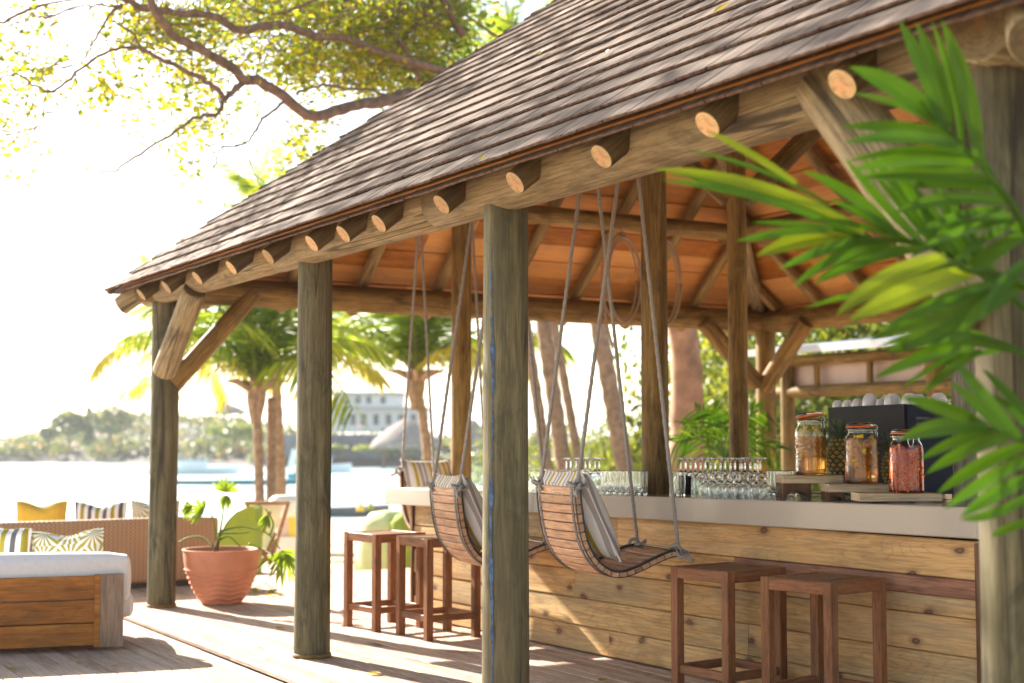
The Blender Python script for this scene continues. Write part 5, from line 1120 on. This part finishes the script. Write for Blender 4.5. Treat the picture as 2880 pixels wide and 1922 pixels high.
def palm(label, base, top, r0, r1, scale=1., nf=20, grp=None, extra=None, yellow=4, bend=0., crown=True):
    root = thing('coconut_palm', label, 'palm tree', base, 0, grp); B = Vector(base)
    def tr(b, t, r0, r1, bend):
        mb = MB(); n = 40; P = []; rr = []
        for i in range(n + 1):
            u = i / n; P.append(Vector(b).lerp(Vector(t), u) - B + RT * (bend * math.sin(math.pi * u))); rr.append((r0 + (r1 - r0) * u) * (1.10 if i % 2 else .95))
        mb.add(*tube_vf(P, rr, 12)); mb.obj('trunk', M_TRUNK, root, smooth=True)
    tr(base, top, r0, r1, bend)
    if extra: tr(extra[0], extra[1], r0, r1, 0)
    T = Vector(top) - B
    if crown:
        mb = MB(); v, f = lathe_vf([(r1 * 1.0, -.5 * scale), (r1 * 1.9, -.15 * scale), (r1 * 2.1, .05 * scale), (r1 * 1.2, .35 * scale), (0, .5 * scale)], 14, lambda th, z, i: .3 * r1 * math.sin(5 * th + i)); mb.add([Vector(q) + T for q in v], f)
        for k in range(12): a = k * 2.39; d = Vector((math.cos(a), math.sin(a), .5)); mb.add(*tube_vf([T + d * r1, T + d * (r1 + .28 * scale), T + d * (r1 + .45 * scale) - Vector((0, 0, .08))], [.06 * scale, .05 * scale, .015], 5))
        mb.obj('crown_heart', M_TRUNK, root)
        for k in range(nf):
            u = k / nf; me = PFY if k < yellow else PF[k % 3]; o = link('frond', me, root); o.location = T + Vector((0, 0, .15 * scale)); e = R(-6 + 84 * u + random.uniform(-8, 8)) if k >= yellow else R(14 - 5 * k)
            o.rotation_euler = (0, -e, k * 2.39996 + random.uniform(-.2, .2)); o.scale = (scale * random.uniform(.85, 1.1),) * 3
    return root
def gz(px, py, D, z): p = at(px, py, D=D); return Vector((p.x, p.y, z))
palm('twin-trunked coconut palm with a low green and yellow crown between the first two posts', gz(738, 1400, 26, -.75), at(722, 1105, D=26), .092, .082, 1.12, 26, extra=(gz(763, 1400, 26.3, -.75), at(764, 1118, D=26.3)), yellow=2)
palm('coconut palm seen behind the grey swing ropes right of the second post', gz(1198, 1400, 33, -.8), at(1172, 1075, D=33), .12, .10, 1.3, 24, yellow=3, bend=.15)
palm('thin leaning palm trunk just right of the middle post', gz(1572, 1330, 27, -.5), at(1400, 380, D=28), .11, .09, .9, 14, 'leaning palms beyond the bar')
palm('ringed leaning palm trunk, second from the middle post', gz(1620, 1330, 26, -.5), at(1450, 380, D=26.5), .15, .12, .9, 14, 'leaning palms beyond the bar')
palm('slim pale leaning palm trunk close beside the ringed one', gz(1668, 1330, 28, -.5), at(1480, 470, D=29), .09, .08, .9, 12, 'leaning palms beyond the bar')
palm('bright-edged leaning palm trunk nearest the thick counter post', gz(1800, 1330, 25, -.5), at(1590, 400, D=25.5), .165, .13, .9, 14, 'leaning palms beyond the bar')
palm('young yellowing palm whose fronds show left of the first post', gz(452, 1420, 30, -.9), at(478, 1010, D=30), .08, .07, .8, 12, yellow=9)
palm('palm whose yellow-green frond tips peek over the roof hip', gz(800, 1400, 31, -.9), at(760, 720, D=30), .12, .10, .8, 16, yellow=5)

# ------------------------------------------------------------------ shrubs beyond the bar
def bush_mesh(name, n, m, leaf, clumps=26, hollow=.5):
    C = []
    for _ in range(clumps):
        d = rng.normal(size=3); d /= np.linalg.norm(d); d[2] = abs(d[2]) * 1.1; r = rng.uniform(hollow, 1.0); c = d * r; k = n // clumps; C.append(c[None] + rng.normal(size=(k, 3)) * .15)
    o = leaf_cloud(name, np.concatenate(C), leaf, m); me = o.data; bpy.data.objects.remove(o); return me
BM = [bush_mesh('bush', 5200, L_BUSH, .055, clumps=40) for _ in range(3)]
def bush(px, D, w, h, z0, lab, grp='shrubs beyond the bar'):
    p = at(px, 1235, D=D); o = link('bush', BM[random.randrange(3)]); o.location = (p.x, p.y, z0); o.scale = (w / 2, w / 2, h / 1.15); o.rotation_euler = (0, 0, random.uniform(0, 6)); tag(o, lab, 'bush', grp); return o
for px, D, w, h, lab in [(1500, 60, 9, 2.6, 'low distant green shrub seen just right of the middle post'), (1650, 44, 4, 3.0, 'yellow-green shrub between the leaning palm trunks'), (1760, 52, 6, 2.4, 'distant green shrub behind the bright-edged palm trunk'), (1860, 36, 4, 3.6, 'tall shrub right behind the thick counter post'), (2010, 30, 5.5, 5.5, 'green and yellow shrub between the tree trunk and the roof posts'), (2120, 38, 7, 6.5, 'dark shrub mass behind the corner posts'), (2240, 34, 7, 7.2, 'tall shrub above the left end of the neighbouring hut'), (2400, 32, 8, 7.6, 'bushy yellow-green crown above the neighbouring hut roof'), (2560, 33, 8, 7.4, 'leafy shrub above the neighbouring hut, behind the palm fronds'), (2760, 30, 8, 7.0, 'tall shrub at the far right behind the big post'), (2950, 28, 8, 7.0, 'tall shrub just out past the right edge')]:
    bush(px, D, w, h, -.5, lab)
# small fan palm behind the glasses
FP = thing('bush_palm', 'small fan-leaved palm behind the glasses left of the inner posts', 'palm', gz(2040, 1330, 16.5, -.1))
for k in range(9):
    a = -1.3 + k * .34; L = random.uniform(95, 150); b0 = at(2040, 1290, D=16.5) - FP.location; e = at(2035 + L * math.sin(a) * 1.0, 1290 - L * math.cos(a) * 1.25, D=16.5 + random.uniform(-.5, .5)) - FP.location; md = b0.lerp(e, .55) + UZ * .12
    S = smooth_path([b0, md, e], 5); mb = MB(); mb.add(*tube_vf(S, .008, 5))
    for q in range(2, len(S)):
        d = (S[min(q + 1, len(S) - 1)] - S[q - 1]).normalized()
        for s in (-1, 1):
            for w_ in (0,):
                dr = (d * .8 + (d.cross(FW)).normalized() * s * .8 + UZ * -.15).normalized(); l = .40 * (1 - .4 * q / len(S)); P = [S[q] + dr * (l * u) - UZ * (.12 * u * u) for u in (0, .35, .7, 1)]; v, f = ribbon(P, [.006, .013, .010, .001], -FW, .1); mb.add(v, f)
                if q >= len(S) - 1: break
                S_ = S[q]
    mb.obj('frond', L_FG, FP)

# ------------------------------------------------------------------ neighbouring hut of logs
HX_ = 13.6; h0 = at(2195, 1100, X=HX_); h1 = at(2860, 1100, X=HX_)
HUT = thing('neighbour_hut', 'second log-framed hut with a grey roof edge and pale fascia board behind the coffee machine', 'hut', (HX_, h0.y, -.3))
def hz(py): return at(2300, py, X=HX_).z
def hlog(n, a, b_, r, m=LOGI): log(n, a, b_, r, r, HUT, m, wob=.02)
for y in (h0.y - .15, (h0.y + h1.y) / 2 - .8, h1.y): hlog('post', (HX_, y, -.35), (HX_, y, hz(1000)), .10)
hlog('rail', (HX_, h0.y + .3, hz(1012)), (HX_, h1.y - .5, hz(1012)), .075); hlog('rail', (HX_, h0.y + .3, hz(1100)), (HX_, h1.y - .5, hz(1100)), .085)
for k in range(6): y = h0.y - .75 - k * 1.0; hlog('rail_stud', (HX_, y, hz(1095)), (HX_, y, hz(1015)), .045)
mb = MB(); mb.add(*box_vf(HX_ + .12, HX_ + .16, h1.y - .5, h0.y + .1, hz(1084), hz(1026))); mb.v = [(a - HX_, c - h0.y, z + .3) for a, c, z in mb.v]; mb.obj('fascia_board', M_PINKW, HUT)
mb = MB(); zt_ = hz(996); mb.add([(HX_ - .35, h1.y - .6, zt_), (HX_ - .35, h0.y + .4, zt_), (HX_ + 2.8, h0.y + .4, zt_ + .35), (HX_ + 2.8, h1.y - .6, zt_ + .35), (HX_ - .35, h1.y - .6, zt_ + .1), (HX_ - .35, h0.y + .4, zt_ + .1), (HX_ + 2.8, h0.y + .4, zt_ + .45), (HX_ + 2.8, h1.y - .6, zt_ + .45)], [(0, 1, 2, 3), (7, 6, 5, 4), (0, 4, 5, 1), (1, 5, 6, 2), (2, 6, 7, 3), (3, 7, 4, 0)]); mb.v = [(a - HX_, c - h0.y, z + .3) for a, c, z in mb.v]; mb.obj('roof', M_ROOFG, HUT)
for k in range(9):
    z0 = -.25 + k * .26; mb = MB(); mb.add(*box_vf(2.2, 2.25, h1.y - h0.y - .4, .3, z0, z0 + .245)); mb.obj('wall_board', M_PINKW, HUT)

# ------------------------------------------------------------------ beach furniture
def blob(name, m, prof, loc, lab, cat, seg=24, wob=None):
    mb = MB(); mb.add(*lathe_vf(prof, seg, wob)); o = mb.obj(name, m, smooth=True); o.location = loc; tag(o, lab, cat); return o
p = gz(1085, 1600, 19, -.42); BB = thing('beanbag_chair', 'big lime green beanbag lounger, sunlit pale on its left, on the sand left of the bar end', 'beanbag', p)
kq = 19 / F
mb = MB(); mb.add(*lathe_vf([(0, 0), (.36, 0), (.42, .12), (.41, .45), (.36, .8), (.2, .97), (0, 1.0)], 26, lambda th, z, i: .02 * math.sin(5 * th + i))); o = mb.obj('cover', M_LIMEP, BB, smooth=True); o.scale = (1.0, 1.0, 1.0)
mb = MB(); mb.add(*lathe_vf([(0, 0), (.30, .02), (.345, .15), (.33, .5), (.27, .80), (.12, .9), (0, .92)], 24)); o = mb.obj('side_panel', M_LIME, BB, smooth=True); q = RT * .27 - fh * .22; o.location = (q.x, q.y, 0); o.scale = (.85, .85, 1.06)  # second body in deeper lime, standing for the beanbag's shaded right side
p = gz(665, 1560, 17.5, -.4); LC = thing('lounge_chair', 'lime green round-backed lounge chair behind the potted plant', 'chair', p)
k17 = 17.5 / F
mb = MB(); P = []
for t in np.linspace(0, math.pi * .5, 10): P.append((-.40 + .42 * math.sin(t) * 0 + .0, 0, 0))
prof2 = [(-.20, 0), (.20, 0), (.20, .60)] + [(.20 - .42 * math.sin(t), .28 + .34 * math.cos(t)) for t in np.linspace(.1, 1.57, 9)]
n = len(prof2); v = [RT * x * 1.15 + UZ * (z * 1.78) + fh * y for y in (0, .5) for x, z in prof2]; mb.add(v, [tuple(range(n)), tuple(reversed(range(n, 2 * n)))] + [(i, (i + 1) % n, (i + 1) % n + n, i + n) for i in range(n)]); mb.obj('back', M_LIME, LC)
mb = MB(); mb.add([RT * x + UZ * z + fh * y for x, y, z in ((-.25, .1, 0), (.6, .1, 0), (.6, .8, 0), (-.25, .8, 0), (-.25, .1, .25), (.6, .1, .25), (.6, .8, .25), (-.25, .8, .25))], [(0, 1, 2, 3), (7, 6, 5, 4), (0, 4, 5, 1), (1, 5, 6, 2), (2, 6, 7, 3), (3, 7, 4, 0)]); mb.obj('seat', M_PINKW, LC)
# folding deck chair: frame with canvas
DC = thing('deck_chair', 'wooden folding deck chair with white canvas between pot and second post', 'chair', gz(750, 1590, 18, -.45))
def dcp(x, y, dd=0): return at(x, y, D=18 + dd) - DC.location
for (a, c) in ((((690, 1415), (812, 1415))), (((812, 1412), (765, 1575))), (((690, 1412), (722, 1470))), (((760, 1440), (700, 1590))), (((775, 1500), (735, 1590))), (((728, 1545), (760, 1580)))):
    v, f = tube_vf([dcp(*a), dcp(*c)], .024, 6); mb = MB(); mb.add(v, f); mb.obj('frame_bar', M_TIMB, DC)
mb = MB(); v = []; 
for t in np.linspace(0, 1, 8):
    x0 = 700 + 10 * t; x1 = 796 - 36 * t; y = 1418 + 130 * t; v += [dcp(x0, y, .05 + .3 * math.sin(math.pi * t)), dcp(x1, y, .05 + .3 * math.sin(math.pi * t))]
mb.add(v, [(2 * i, 2 * i + 1, 2 * i + 3, 2 * i + 2) for i in range(7)]); o = mb.obj('canvas', M_WHITEF, DC); md = o.modifiers.new('t', 'SOLIDIFY'); md.thickness = .01
YS = thing('sun_lounger', 'cream and yellow upholstered lounger on white base left of the second post', 'lounger', gz(815, 1570, 20, -.45))
def bx3(nm, m, x0, x1, y0, y1, D, dep, par):
    a = at(x0, y1, D=D); b_ = at(x1, y0, D=D); w = (x1 - x0) / F * D; h = (y1 - y0) / F * D; o_ = a - par.location; mb = MB(); mb.add([o_ + RT * x + fh * y + UZ * z for x in (0, w) for y in (0, dep) for z in (0, h)], [(0, 1, 3, 2), (4, 6, 7, 5), (0, 4, 5, 1), (2, 3, 7, 6), (0, 2, 6, 4), (1, 5, 7, 3)]); return mb.obj(nm, m, par)
bx3('base', M_WHITEF, 775, 860, 1512, 1575, 20, .9, YS); bx3('back_panel', M_PINKW, 778, 812, 1452, 1511, 20.1, .3, YS); bx3('back_panel', M_YELF, 812.5, 832, 1452, 1511, 20.1, .3, YS); bx3('back_panel', M_PINKW, 832.5, 862, 1452, 1511, 20.1, .3, YS)
o = soft_box('pillow', -.25, .25, -.15, .15, 0, .28, .09, M_WHITEF, YS); q = at(808, 1452, D=20) - YS.location; o.location = q

# ------------------------------------------------------------------ boats and things on the water
def boat(px, py, L, lab, m=M_HULL, h=.5, cabin=True, tz=-1.3, cat='boat', rz=0.):
    D = (CH - tz) / ((py - 1235) / F); p = at(px, py, D=D); root = thing('boat', lab, cat, (p.x, p.y, tz), math.atan2(RT.y, RT.x) + rz)
    mb = MB(); S = []
    for i in range(9):
        t = i / 8; w = L * .16 * math.sin(math.pi * (.15 + .80 * (1 - t))) ** .5 * (1 - t ** 6); x = -L / 2 + L * t; zt = h * (1 + .35 * t * t); S.append([(x, -w, zt), (x, -w * .7, .02), (x, w * .7, .02), (x, w, zt)])
    v = [q for s in S for q in s]; f = [(i * 4 + k, i * 4 + k + 1, i * 4 + 5 + k, i * 4 + 4 + k) for i in range(8) for k in range(3)] + [(i * 4 + 3, i * 4, i * 4 + 4, i * 4 + 7) for i in range(8)] + [(0, 3, 2, 1)]; mb.add(v, f); mb.obj('hull', m, root, smooth=False)
    if cabin:
        mb = MB(); mb.add(*box_vf(-L * .15, L * .15, -L * .08, L * .08, h, h * 2.1)); mb.obj('cabin', M_HULL, root); mb = MB(); mb.add(*box_vf(-L * .2, L * .2, -L * .1, L * .1, h * 2.15, h * 2.3)); mb.obj('canopy', M_BLUE, root)
    return root
boat(540, 1334, 7.5, 'white motorboat with a blue canopy moored just right of the first post')
boat(652, 1362, 9, 'long low blue canoe on the water left of the twin-trunked palm', M_BLUE, .25, False)
boat(862, 1352, 2.6, 'small blue pedalo on the water left of the second post', M_BLUE, .5, False)
boat(905, 1330, 5, 'white boat partly hidden by the second post', M_HULL, .6, True)
boat(972, 1452, 3.2, 'grey inflatable dinghy at the waterline right of the second post', M_STONE, .32, False)
SB = thing('beach_toys', 'small heap of yellow and lime sailing gear on the waterline right of the second post', 'sailing gear', gz(1030, 1425, 50, -1.1))
for k, (dx, dz, r_, m) in enumerate(((-.2, .1, .15, M_YELF), (.15, .15, .13, M_LIME))):
    mb = MB(); mb.add(*lathe_vf([(r_, 0), (r_ * .9, r_), (.0, r_ * 2.2)], 10)); o = mb.obj('sail_bundle', m, SB); q = RT * dx; o.location = (q.x, q.y, dz)
for k, (px, lab, m) in enumerate(((806, 'white windsurf sail standing on the far shore left of the second post', M_HULL), (826, 'pale mauve windsurf sail on the far shore beside the white one', M_ROOFG))):
    p = at(px, 1318, D=135); root = thing('windsurf_sail', lab, 'sail', p); mb = MB(); mb.add([RT * x + UZ * z + fh * y for x, z, y in ((0, 0, 0), (.9, .3, 0), (1.1, 1.6, .02), (.5, 1.9, 0), (0, 0, .04), (.9, .3, .04), (1.1, 1.6, .06), (.5, 1.9, .04))], [(0, 1, 2, 3), (7, 6, 5, 4), (0, 4, 5, 1), (1, 5, 6, 2), (2, 6, 7, 3), (3, 7, 4, 0)]); mb.obj('sail', m, root); mb = MB(); mb.add(*tube_vf([Vector((0, 0, -.1)), RT * .5 + UZ * 1.95], .04, 6)); mb.obj('mast', M_BLACK, root)

# ------------------------------------------------------------------ far shore
prof_px = [-1500, -700, -300, 0, 80, 150, 220, 300, 380, 470, 560, 700, 800, 900, 1000, 1150, 1300, 1500, 1800, 2200, 3000]
prof_y = [1262, 1250, 1240, 1232, 1222, 1210, 1190, 1162, 1156, 1145, 1152, 1168, 1190, 1205, 1215, 1225, 1230, 1225, 1215, 1215, 1215]
def far_ridge(px): return float(np.interp(px, prof_px, prof_y))
v = []; f = []; n = 0; cols = list(range(-1500, 3001, 50))
for px in cols:
    y0 = 1302 + 12 * min(1, max(0, (px - 300) / 600)); Ds = (CH + 1.3) / ((y0 - 1235) / F); H = (1235 - far_ridge(px)) / F * (Ds + 30) + CH - 1.1
    for dd, z in ((-6, -2.4), (0, -1.25), (3, -.5), (9, max(.3, H * .35)), (18, H * .75), (30, H), (60, H * 1.02), (160, H)):
        q = at(px, 1235, D=Ds + dd); v.append((q.x, q.y, z + random.uniform(-.15, .15)))
for i in range(len(cols) - 1):
    for k in range(7): f.append((i * 8 + k, i * 8 + k + 1, i * 8 + 9 + k, i * 8 + 8 + k))
mb = MB(); mb.add(v, f); tag(mb.obj('headland', M_ROCK, smooth=True), kind='structure')
C = []; 
for _ in range(900):
    px = rng.uniform(-700, 1400); y0 = 1302 + 12 * min(1, max(0, (px - 300) / 600)); Ds = (CH + 1.3) / ((y0 - 1235) / F); u = rng.random() ** 1.0
    if px > 780 and rng.random() < .6: continue
    H = (1235 - far_ridge(px)) / F * (Ds + 30) + CH; z = -.4 + (H - 1.2 + .4) * u + .4; dd = 2 + 28 * u; c = np.array(at(px, 1235, D=Ds + dd)); c[2] = z; s = rng.uniform(.5, 1.25); k = 34
    C.append(c[None] + rng.normal(size=(k, 3)) * np.array([s, s, s * .6]))
tag(leaf_cloud('headland_shrubs', np.concatenate(C), .75, L_FAR), kind='stuff')
def far_tree(px, ytop, w, lab, D=165, m=None, cone=False):
    top = at(px, ytop, D=D); z0 = 1.0; root = thing('far_tree', lab, 'tree', (top.x, top.y, z0)); h = top.z - z0; mb = MB(); mb.add(*tube_vf([(0, 0, 0), (0, 0, h * .6)], [.25, .12], 6)); mb.obj('trunk', M_BARK, root)
    k = 700; q = rng.normal(size=(k, 3)); q /= np.linalg.norm(q, axis=1, keepdims=True); q *= rng.uniform(.5, 1, (k, 1)); q = q * np.array([w / 2, w / 2, h * .38]) + np.array([0, 0, h * .62])
    if cone: t = rng.random(k); q = np.stack([rng.normal(size=k) * w * .25 * (1 - t), rng.normal(size=k) * w * .25 * (1 - t), h * t], 1)
    leaf_cloud('crown', q, .7, m or L_FAR, root)
far_tree(250, 1148, 1.6, 'thin spiky far tree on the headland skyline left of the first post', cone=True); far_tree(138, 1202, 2.2, 'small round far tree low on the headland skyline'); far_tree(310, 1140, 5.5, 'dark rounded tree group on the headland nearest the first post'); far_tree(195, 1155, 4, 'rounded dark tree midway up the headland skyline'); far_tree(660, 1190, 6.5, 'bright green round tree at the far shore between pot plant and twin-trunked palm', D=150, m=L_BUSH)
far_tree(905, 1265, 5, 'round green shrub by the far stone wall right of the second post', D=143, m=L_BUSH)
for hi, px in enumerate((1060, 1100, 1150, 1200, 1250, 1320)): far_tree(px, 1262 + random.randint(-4, 6), 4.5, 'clipped hedge shrub under the far thatched hut, ' + ORD[hi] + ' from the left', D=140, m=L_BUSH)
for o in [o for o in bpy.data.objects if o.get('label', '').startswith('clipped hedge')]: o['group'] = 'hedge shrubs on the far shore'
def far_box(nm, m, x0, x1, y0, y1, D, dep, par): return bx3(nm, m, x0, x1, y0, y1, D, dep, par)
SW = thing('stone_wall', 'long grey retaining wall on the far shore between palms', 'wall', at(900, 1290, D=146)); far_box('wall_face', M_STONE, 775, 1215, 1222, 1290, 146, 3, SW)
BL = thing('white_building', 'white flat-roofed building with balconies far behind the wall', 'building', at(1030, 1215, D=175)); far_box('wall', M_WALLW, 905, 1190, 1150, 1216, 175, 12, BL); far_box('upper_wall', M_WALLW, 935, 1120, 1108, 1145, 176, 10, BL); far_box('roof', M_ROOFG, 895, 1200, 1144, 1150, 174.5, 13, BL); far_box('roof', M_ROOFG, 925, 1130, 1102, 1108, 175.4, 12, BL)
for x0 in (955, 985, 1015, 1050, 1085, 1120, 1155): far_box('window', M_WIN, x0, x0 + 15, 1165, 1195, 174.9, .3, BL)
for x0 in (960, 1000, 1030, 1070): far_box('window', M_WIN, x0, x0 + 14, 1115, 1135, 175.9, .3, BL)
def hut(px, ytop, ybot, w, D, lab):
    p = at(px, ybot, D=D); root = thing('thatched_hut', lab, 'hut', p); R0 = w / 2 / F * D; h = (ybot - ytop) / F * D; mb = MB(); mb.add(*lathe_vf([(0, h), (R0 * .12, h * .97), (R0 * .55, h * .62), (R0 * .85, h * .28), (R0, 0), (R0 * .93, -.02), (0, h * .3)], 26, lambda th, z, i: R0 * .015 * math.sin(9 * th + i))); mb.obj('thatch_roof', M_THATCH, root, smooth=True)
    for k in range(6): a = k * 1.047; mb = MB(); mb.add(*tube_vf([(R0 * .7 * math.cos(a), R0 * .7 * math.sin(a), -2.2), (R0 * .7 * math.cos(a), R0 * .7 * math.sin(a), h * .3)], .1, 6)); mb.obj('post', M_BARK, root)
hut(1145, 1178, 1262, 215, 138, 'wide grey thatched hut on the far shore behind the swing ropes'); hut(1330, 1180, 1262, 130, 130, 'grey thatched hut peeking out left of the middle post'); hut(1520, 1195, 1280, 110, 95, 'dark thatched hut just right of the middle post'); hut(1725, 1225, 1300, 95, 60, 'small pinkish thatch parasol between the leaning palms'); hut(845, 1218, 1290, 90, 150, 'pale thatch hut in front of the far wall left of the second post'); hut(640, 1135, 1165, 120, 190, 'dark roofed pavilion on the headland skyline right of the first post')

# ------------------------------------------------------------------ foreground palm
FGP = thing('areca_palm', 'lush green palm with long blurred leaflets in front of the big right post', 'palm', (4.05, 2.35, 0))
mb = MB(); r0 = .26; mb.add(*lathe_vf([(0, 0), (r0 * .8, 0), (r0, .42), (r0 * 1.05, .45), (r0 * .95, .45), (r0 * .9, .38), (0, .38)], 24)); PO = mb.obj('planter', M_TERRA, None, smooth=True); PO.location = (4.05, 2.35, 0); tag(PO, 'terracotta planter holding the foreground palm, out past the right edge', 'plant pot')
def pleated(P, W, nrm):
    v = []; f = []; pl_ = [(-1, .34), (-.72, .17), (-.45, .17), (-.2, .02), (0, -.06), (.2, .02), (.45, .17), (.72, .17), (1, .34)]
    for i, p in enumerate(P):
        t = (P[min(i + 1, len(P) - 1)] - P[max(i - 1, 0)]).normalized(); s = t.cross(nrm).normalized(); w = W[i]
        v += [p + s * (w * a) + nrm * (w * h) for a, h in pl_]
    for i in range(len(P) - 1):
        for k in range(8): b0 = i * 9 + k; f.append((b0, b0 + 1, b0 + 10, b0 + 9))
    return v, f
def fg(name, rach, D, leaves, m=L_FG, rw=.010):
    """rach: picture polyline of the rib; leaves: base, tip, width px, rise px, sunny"""
    B = FGP.location; P = [at(x, y, D=D + dd) for x, y, dd in rach]; root_pt = Vector((4.05, 2.35, .5))
    S = smooth_path([root_pt, root_pt.lerp(P[0], .55) + Vector((.05, -.05, .15))] + P, 6); mb = MB(); mb.add(*tube_vf([p - B for p in S], [rw * 1.6 - rw * 1.2 * i / len(S) for i in range(len(S))], 7)); fr_ = mb.obj('frond', m, FGP, smooth=True)
    extra = []
    for (a, c) in zip(leaves[:-1], leaves[1:]):
        if rach[0][1] < 1300 and abs(a[1][0] - c[1][0]) < 260 and abs(a[1][1] - c[1][1]) < 190:
            j = lambda s: random.uniform(-s, s)
            extra.append((((a[0][0] + c[0][0]) / 2 + j(8), (a[0][1] + c[0][1]) / 2 + j(8)), ((a[1][0] + c[1][0]) / 2 + j(26) + 16, (a[1][1] + c[1][1]) / 2 + j(20)), min(a[2], c[2]) * .62, (a[3] + c[3]) / 2, 0, .14))
    for b0, t0, w, rise, sunny, *dz in leaves + extra:
        d0 = D + random.uniform(-.06, .06) + (dz[0] if dz else 0); d1 = D + random.uniform(-.22, .16) + (dz[0] if dz else 0); A = at(*b0, D=d0) - B; T = at(*t0, D=d1) - B; k = D / F; up = (T - A).cross(FW).normalized(); up = up if up.z > 0 else -up; n = 11; Q = []; W = []
        for i in range(n + 1):
            u = i / n; Q.append(A.lerp(T, u) + up * (rise * k * 4 * u * (1 - u)) ); W.append(w * .86 * k * .5 * (.22 + .78 * math.sin(math.pi * min(1, .12 + .58 * u ** .8)) ** 1.0) * (1 - u ** 5) + .0006)
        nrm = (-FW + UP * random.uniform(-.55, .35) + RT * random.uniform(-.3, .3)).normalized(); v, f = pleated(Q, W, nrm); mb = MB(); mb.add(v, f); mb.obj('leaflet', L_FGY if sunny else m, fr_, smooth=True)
fg('frond', [(2960, 900, .2), (2877, 637, .05), (2812, 530, 0), (2739, 445, 0), (2697, 400, 0), (2632, 334, 0), (2590, 285, 0)], 4.15, [
 ((2655, 350), (2528, 56), 52, 8, 0), ((2668, 360), (2574, 62), 46, 14, 0), ((2755, 470), (2648, 56), 54, 18, 0), ((2663, 362), (2388, 188), 74, 18, 0), ((2690, 385), (2364, 358), 40, 14, 0),
 ((2708, 415), (2372, 403), 44, 22, 0), ((2739, 459), (2391, 482), 48, 24, 0), ((2785, 512), (2400, 500), 50, 14, 0), ((2823, 568), (2509, 602), 48, 24, 0), ((2846, 610), (2560, 725), 50, 20, 0), ((2877, 660), (2690, 800), 58, 12, 0), ((2834, 575), (2748, 400), 34, -14, 0), ((2870, 640), (2600, 690), 40, 24, 0)])
fg('frond', [(3000, 980, .2), (2860, 850, .05), (2740, 760, 0), (2605, 690, 0), (2482, 675, 0), (2413, 664, 0), (2330, 640, 0)], 4.35, [
 ((2240, 515), (1985, 365), 26, 6, 1), ((2430, 655), (1832, 475), 40, 38, 1), ((2400, 655), (1857, 506), 32, 26, 0), ((2524, 667), (2257, 480), 38, 22, 0), ((2368, 648), (2115, 625), 22, 4, 0), ((2345, 643), (2069, 679), 26, 8, 0),
 ((2425, 664), (2127, 722), 66, 20, 1), ((2452, 667), (2192, 757), 34, 10, 0), ((2502, 683), (2230, 808), 40, 26, 0), ((2593, 698), (2292, 800), 38, 18, 0), ((2520, 668), (2260, 620), 22, 16, 0),
 ((2597, 690), (2375, 445), 34, -4, 0), ((2660, 715), (2448, 428), 36, -4, 0), ((2715, 745), (2505, 470), 36, -4, 0), ((2758, 770), (2559, 512), 36, -2, 0), ((2790, 800), (2620, 520), 36, -4, 0), ((2820, 820), (2680, 560), 38, -6, 0), ((2560, 684), (2330, 560), 30, 8, 0)])
fg('frond', [(2980, 900, .2), (2880, 800, 0), (2790, 770, 0), (2720, 760, 0), (2650, 735, 0), (2600, 760, 0)], 3.95, [
 ((2662, 725), (2352, 888), 66, 22, 1), ((2735, 763), (2388, 900), 76, 12, 1), ((2845, 822), (2515, 995), 92, 14, 0), ((2880, 800), (2700, 930), 60, 16, 0), ((2640, 790), (2262, 868), 22, 14, 0), ((2880, 740), (2760, 900), 46, 10, 0)])
fg('frond', [(3000, 1150, .2), (2890, 1010, 0), (2800, 960, 0), (2720, 940, 0), (2620, 899, 0)], 4.2, [
 ((2640, 902), (2446, 955), 40, 10, 0), ((2730, 939), (2492, 988), 48, 10, 0), ((2725, 975), (2458, 1064), 46, 14, 0), ((2760, 985), (2593, 1110), 34, 10, 0), ((2850, 985), (2640, 960), 40, 14, 0), ((2700, 930), (2560, 890), 30, 8, 0)])
fg('frond', [(3040, 1330, .2), (2950, 1260, .05), (2880, 1240, 0), (2819, 1216, 0), (2765, 1198, 0), (2720, 1170, 0)], 4.1, [
 ((2770, 1200), (2535, 1118), 52, 12, 0), ((2778, 1205), (2530, 1238), 62, 20, 0), ((2797, 1210), (2588, 1294), 38, 12, 0), ((2846, 1225), (2604, 1333), 46, 14, 0), ((2885, 1250), (2634, 1390), 52, 14, 0), ((2900, 1290), (2656, 1432), 54, 14, 0), ((2900, 1345), (2700, 1456), 52, 12, 0), ((2900, 1390), (2700, 1462), 36, -14, 0), ((2900, 1462), (2787, 1510), 40, 6, 0),
 ((2819, 1216), (2668, 1072), 38, 4, 0), ((2868, 1235), (2680, 1006), 52, -6, 0), ((2895, 1180), (2761, 1037), 30, 6, 0), ((2900, 1210), (2790, 1110), 34, 4, 0), ((2905, 1300), (2800, 1290), 40, 8, 0)])


# ------------------------------------------------------------------ sea haze
mh = bpy.data.materials.new('sea_haze'); mh.use_nodes = True; nt = mh.node_tree; nt.nodes.clear(); om = nt.nodes.new('ShaderNodeOutputMaterial'); vp = nt.nodes.new('ShaderNodeVolumePrincipled')
vp.inputs['Color'].default_value = (.93, .96, 1, 1); vp.inputs['Density'].default_value = .0004; vp.inputs['Anisotropy'].default_value = .35; nt.links.new(vp.outputs[0], om.inputs['Volume'])
mb = MB(); mb.add(*box_vf(-2600, 3600, -2600, 3600, -8, 45)); o = mb.obj('haze', mh); tag(o, kind='stuff')
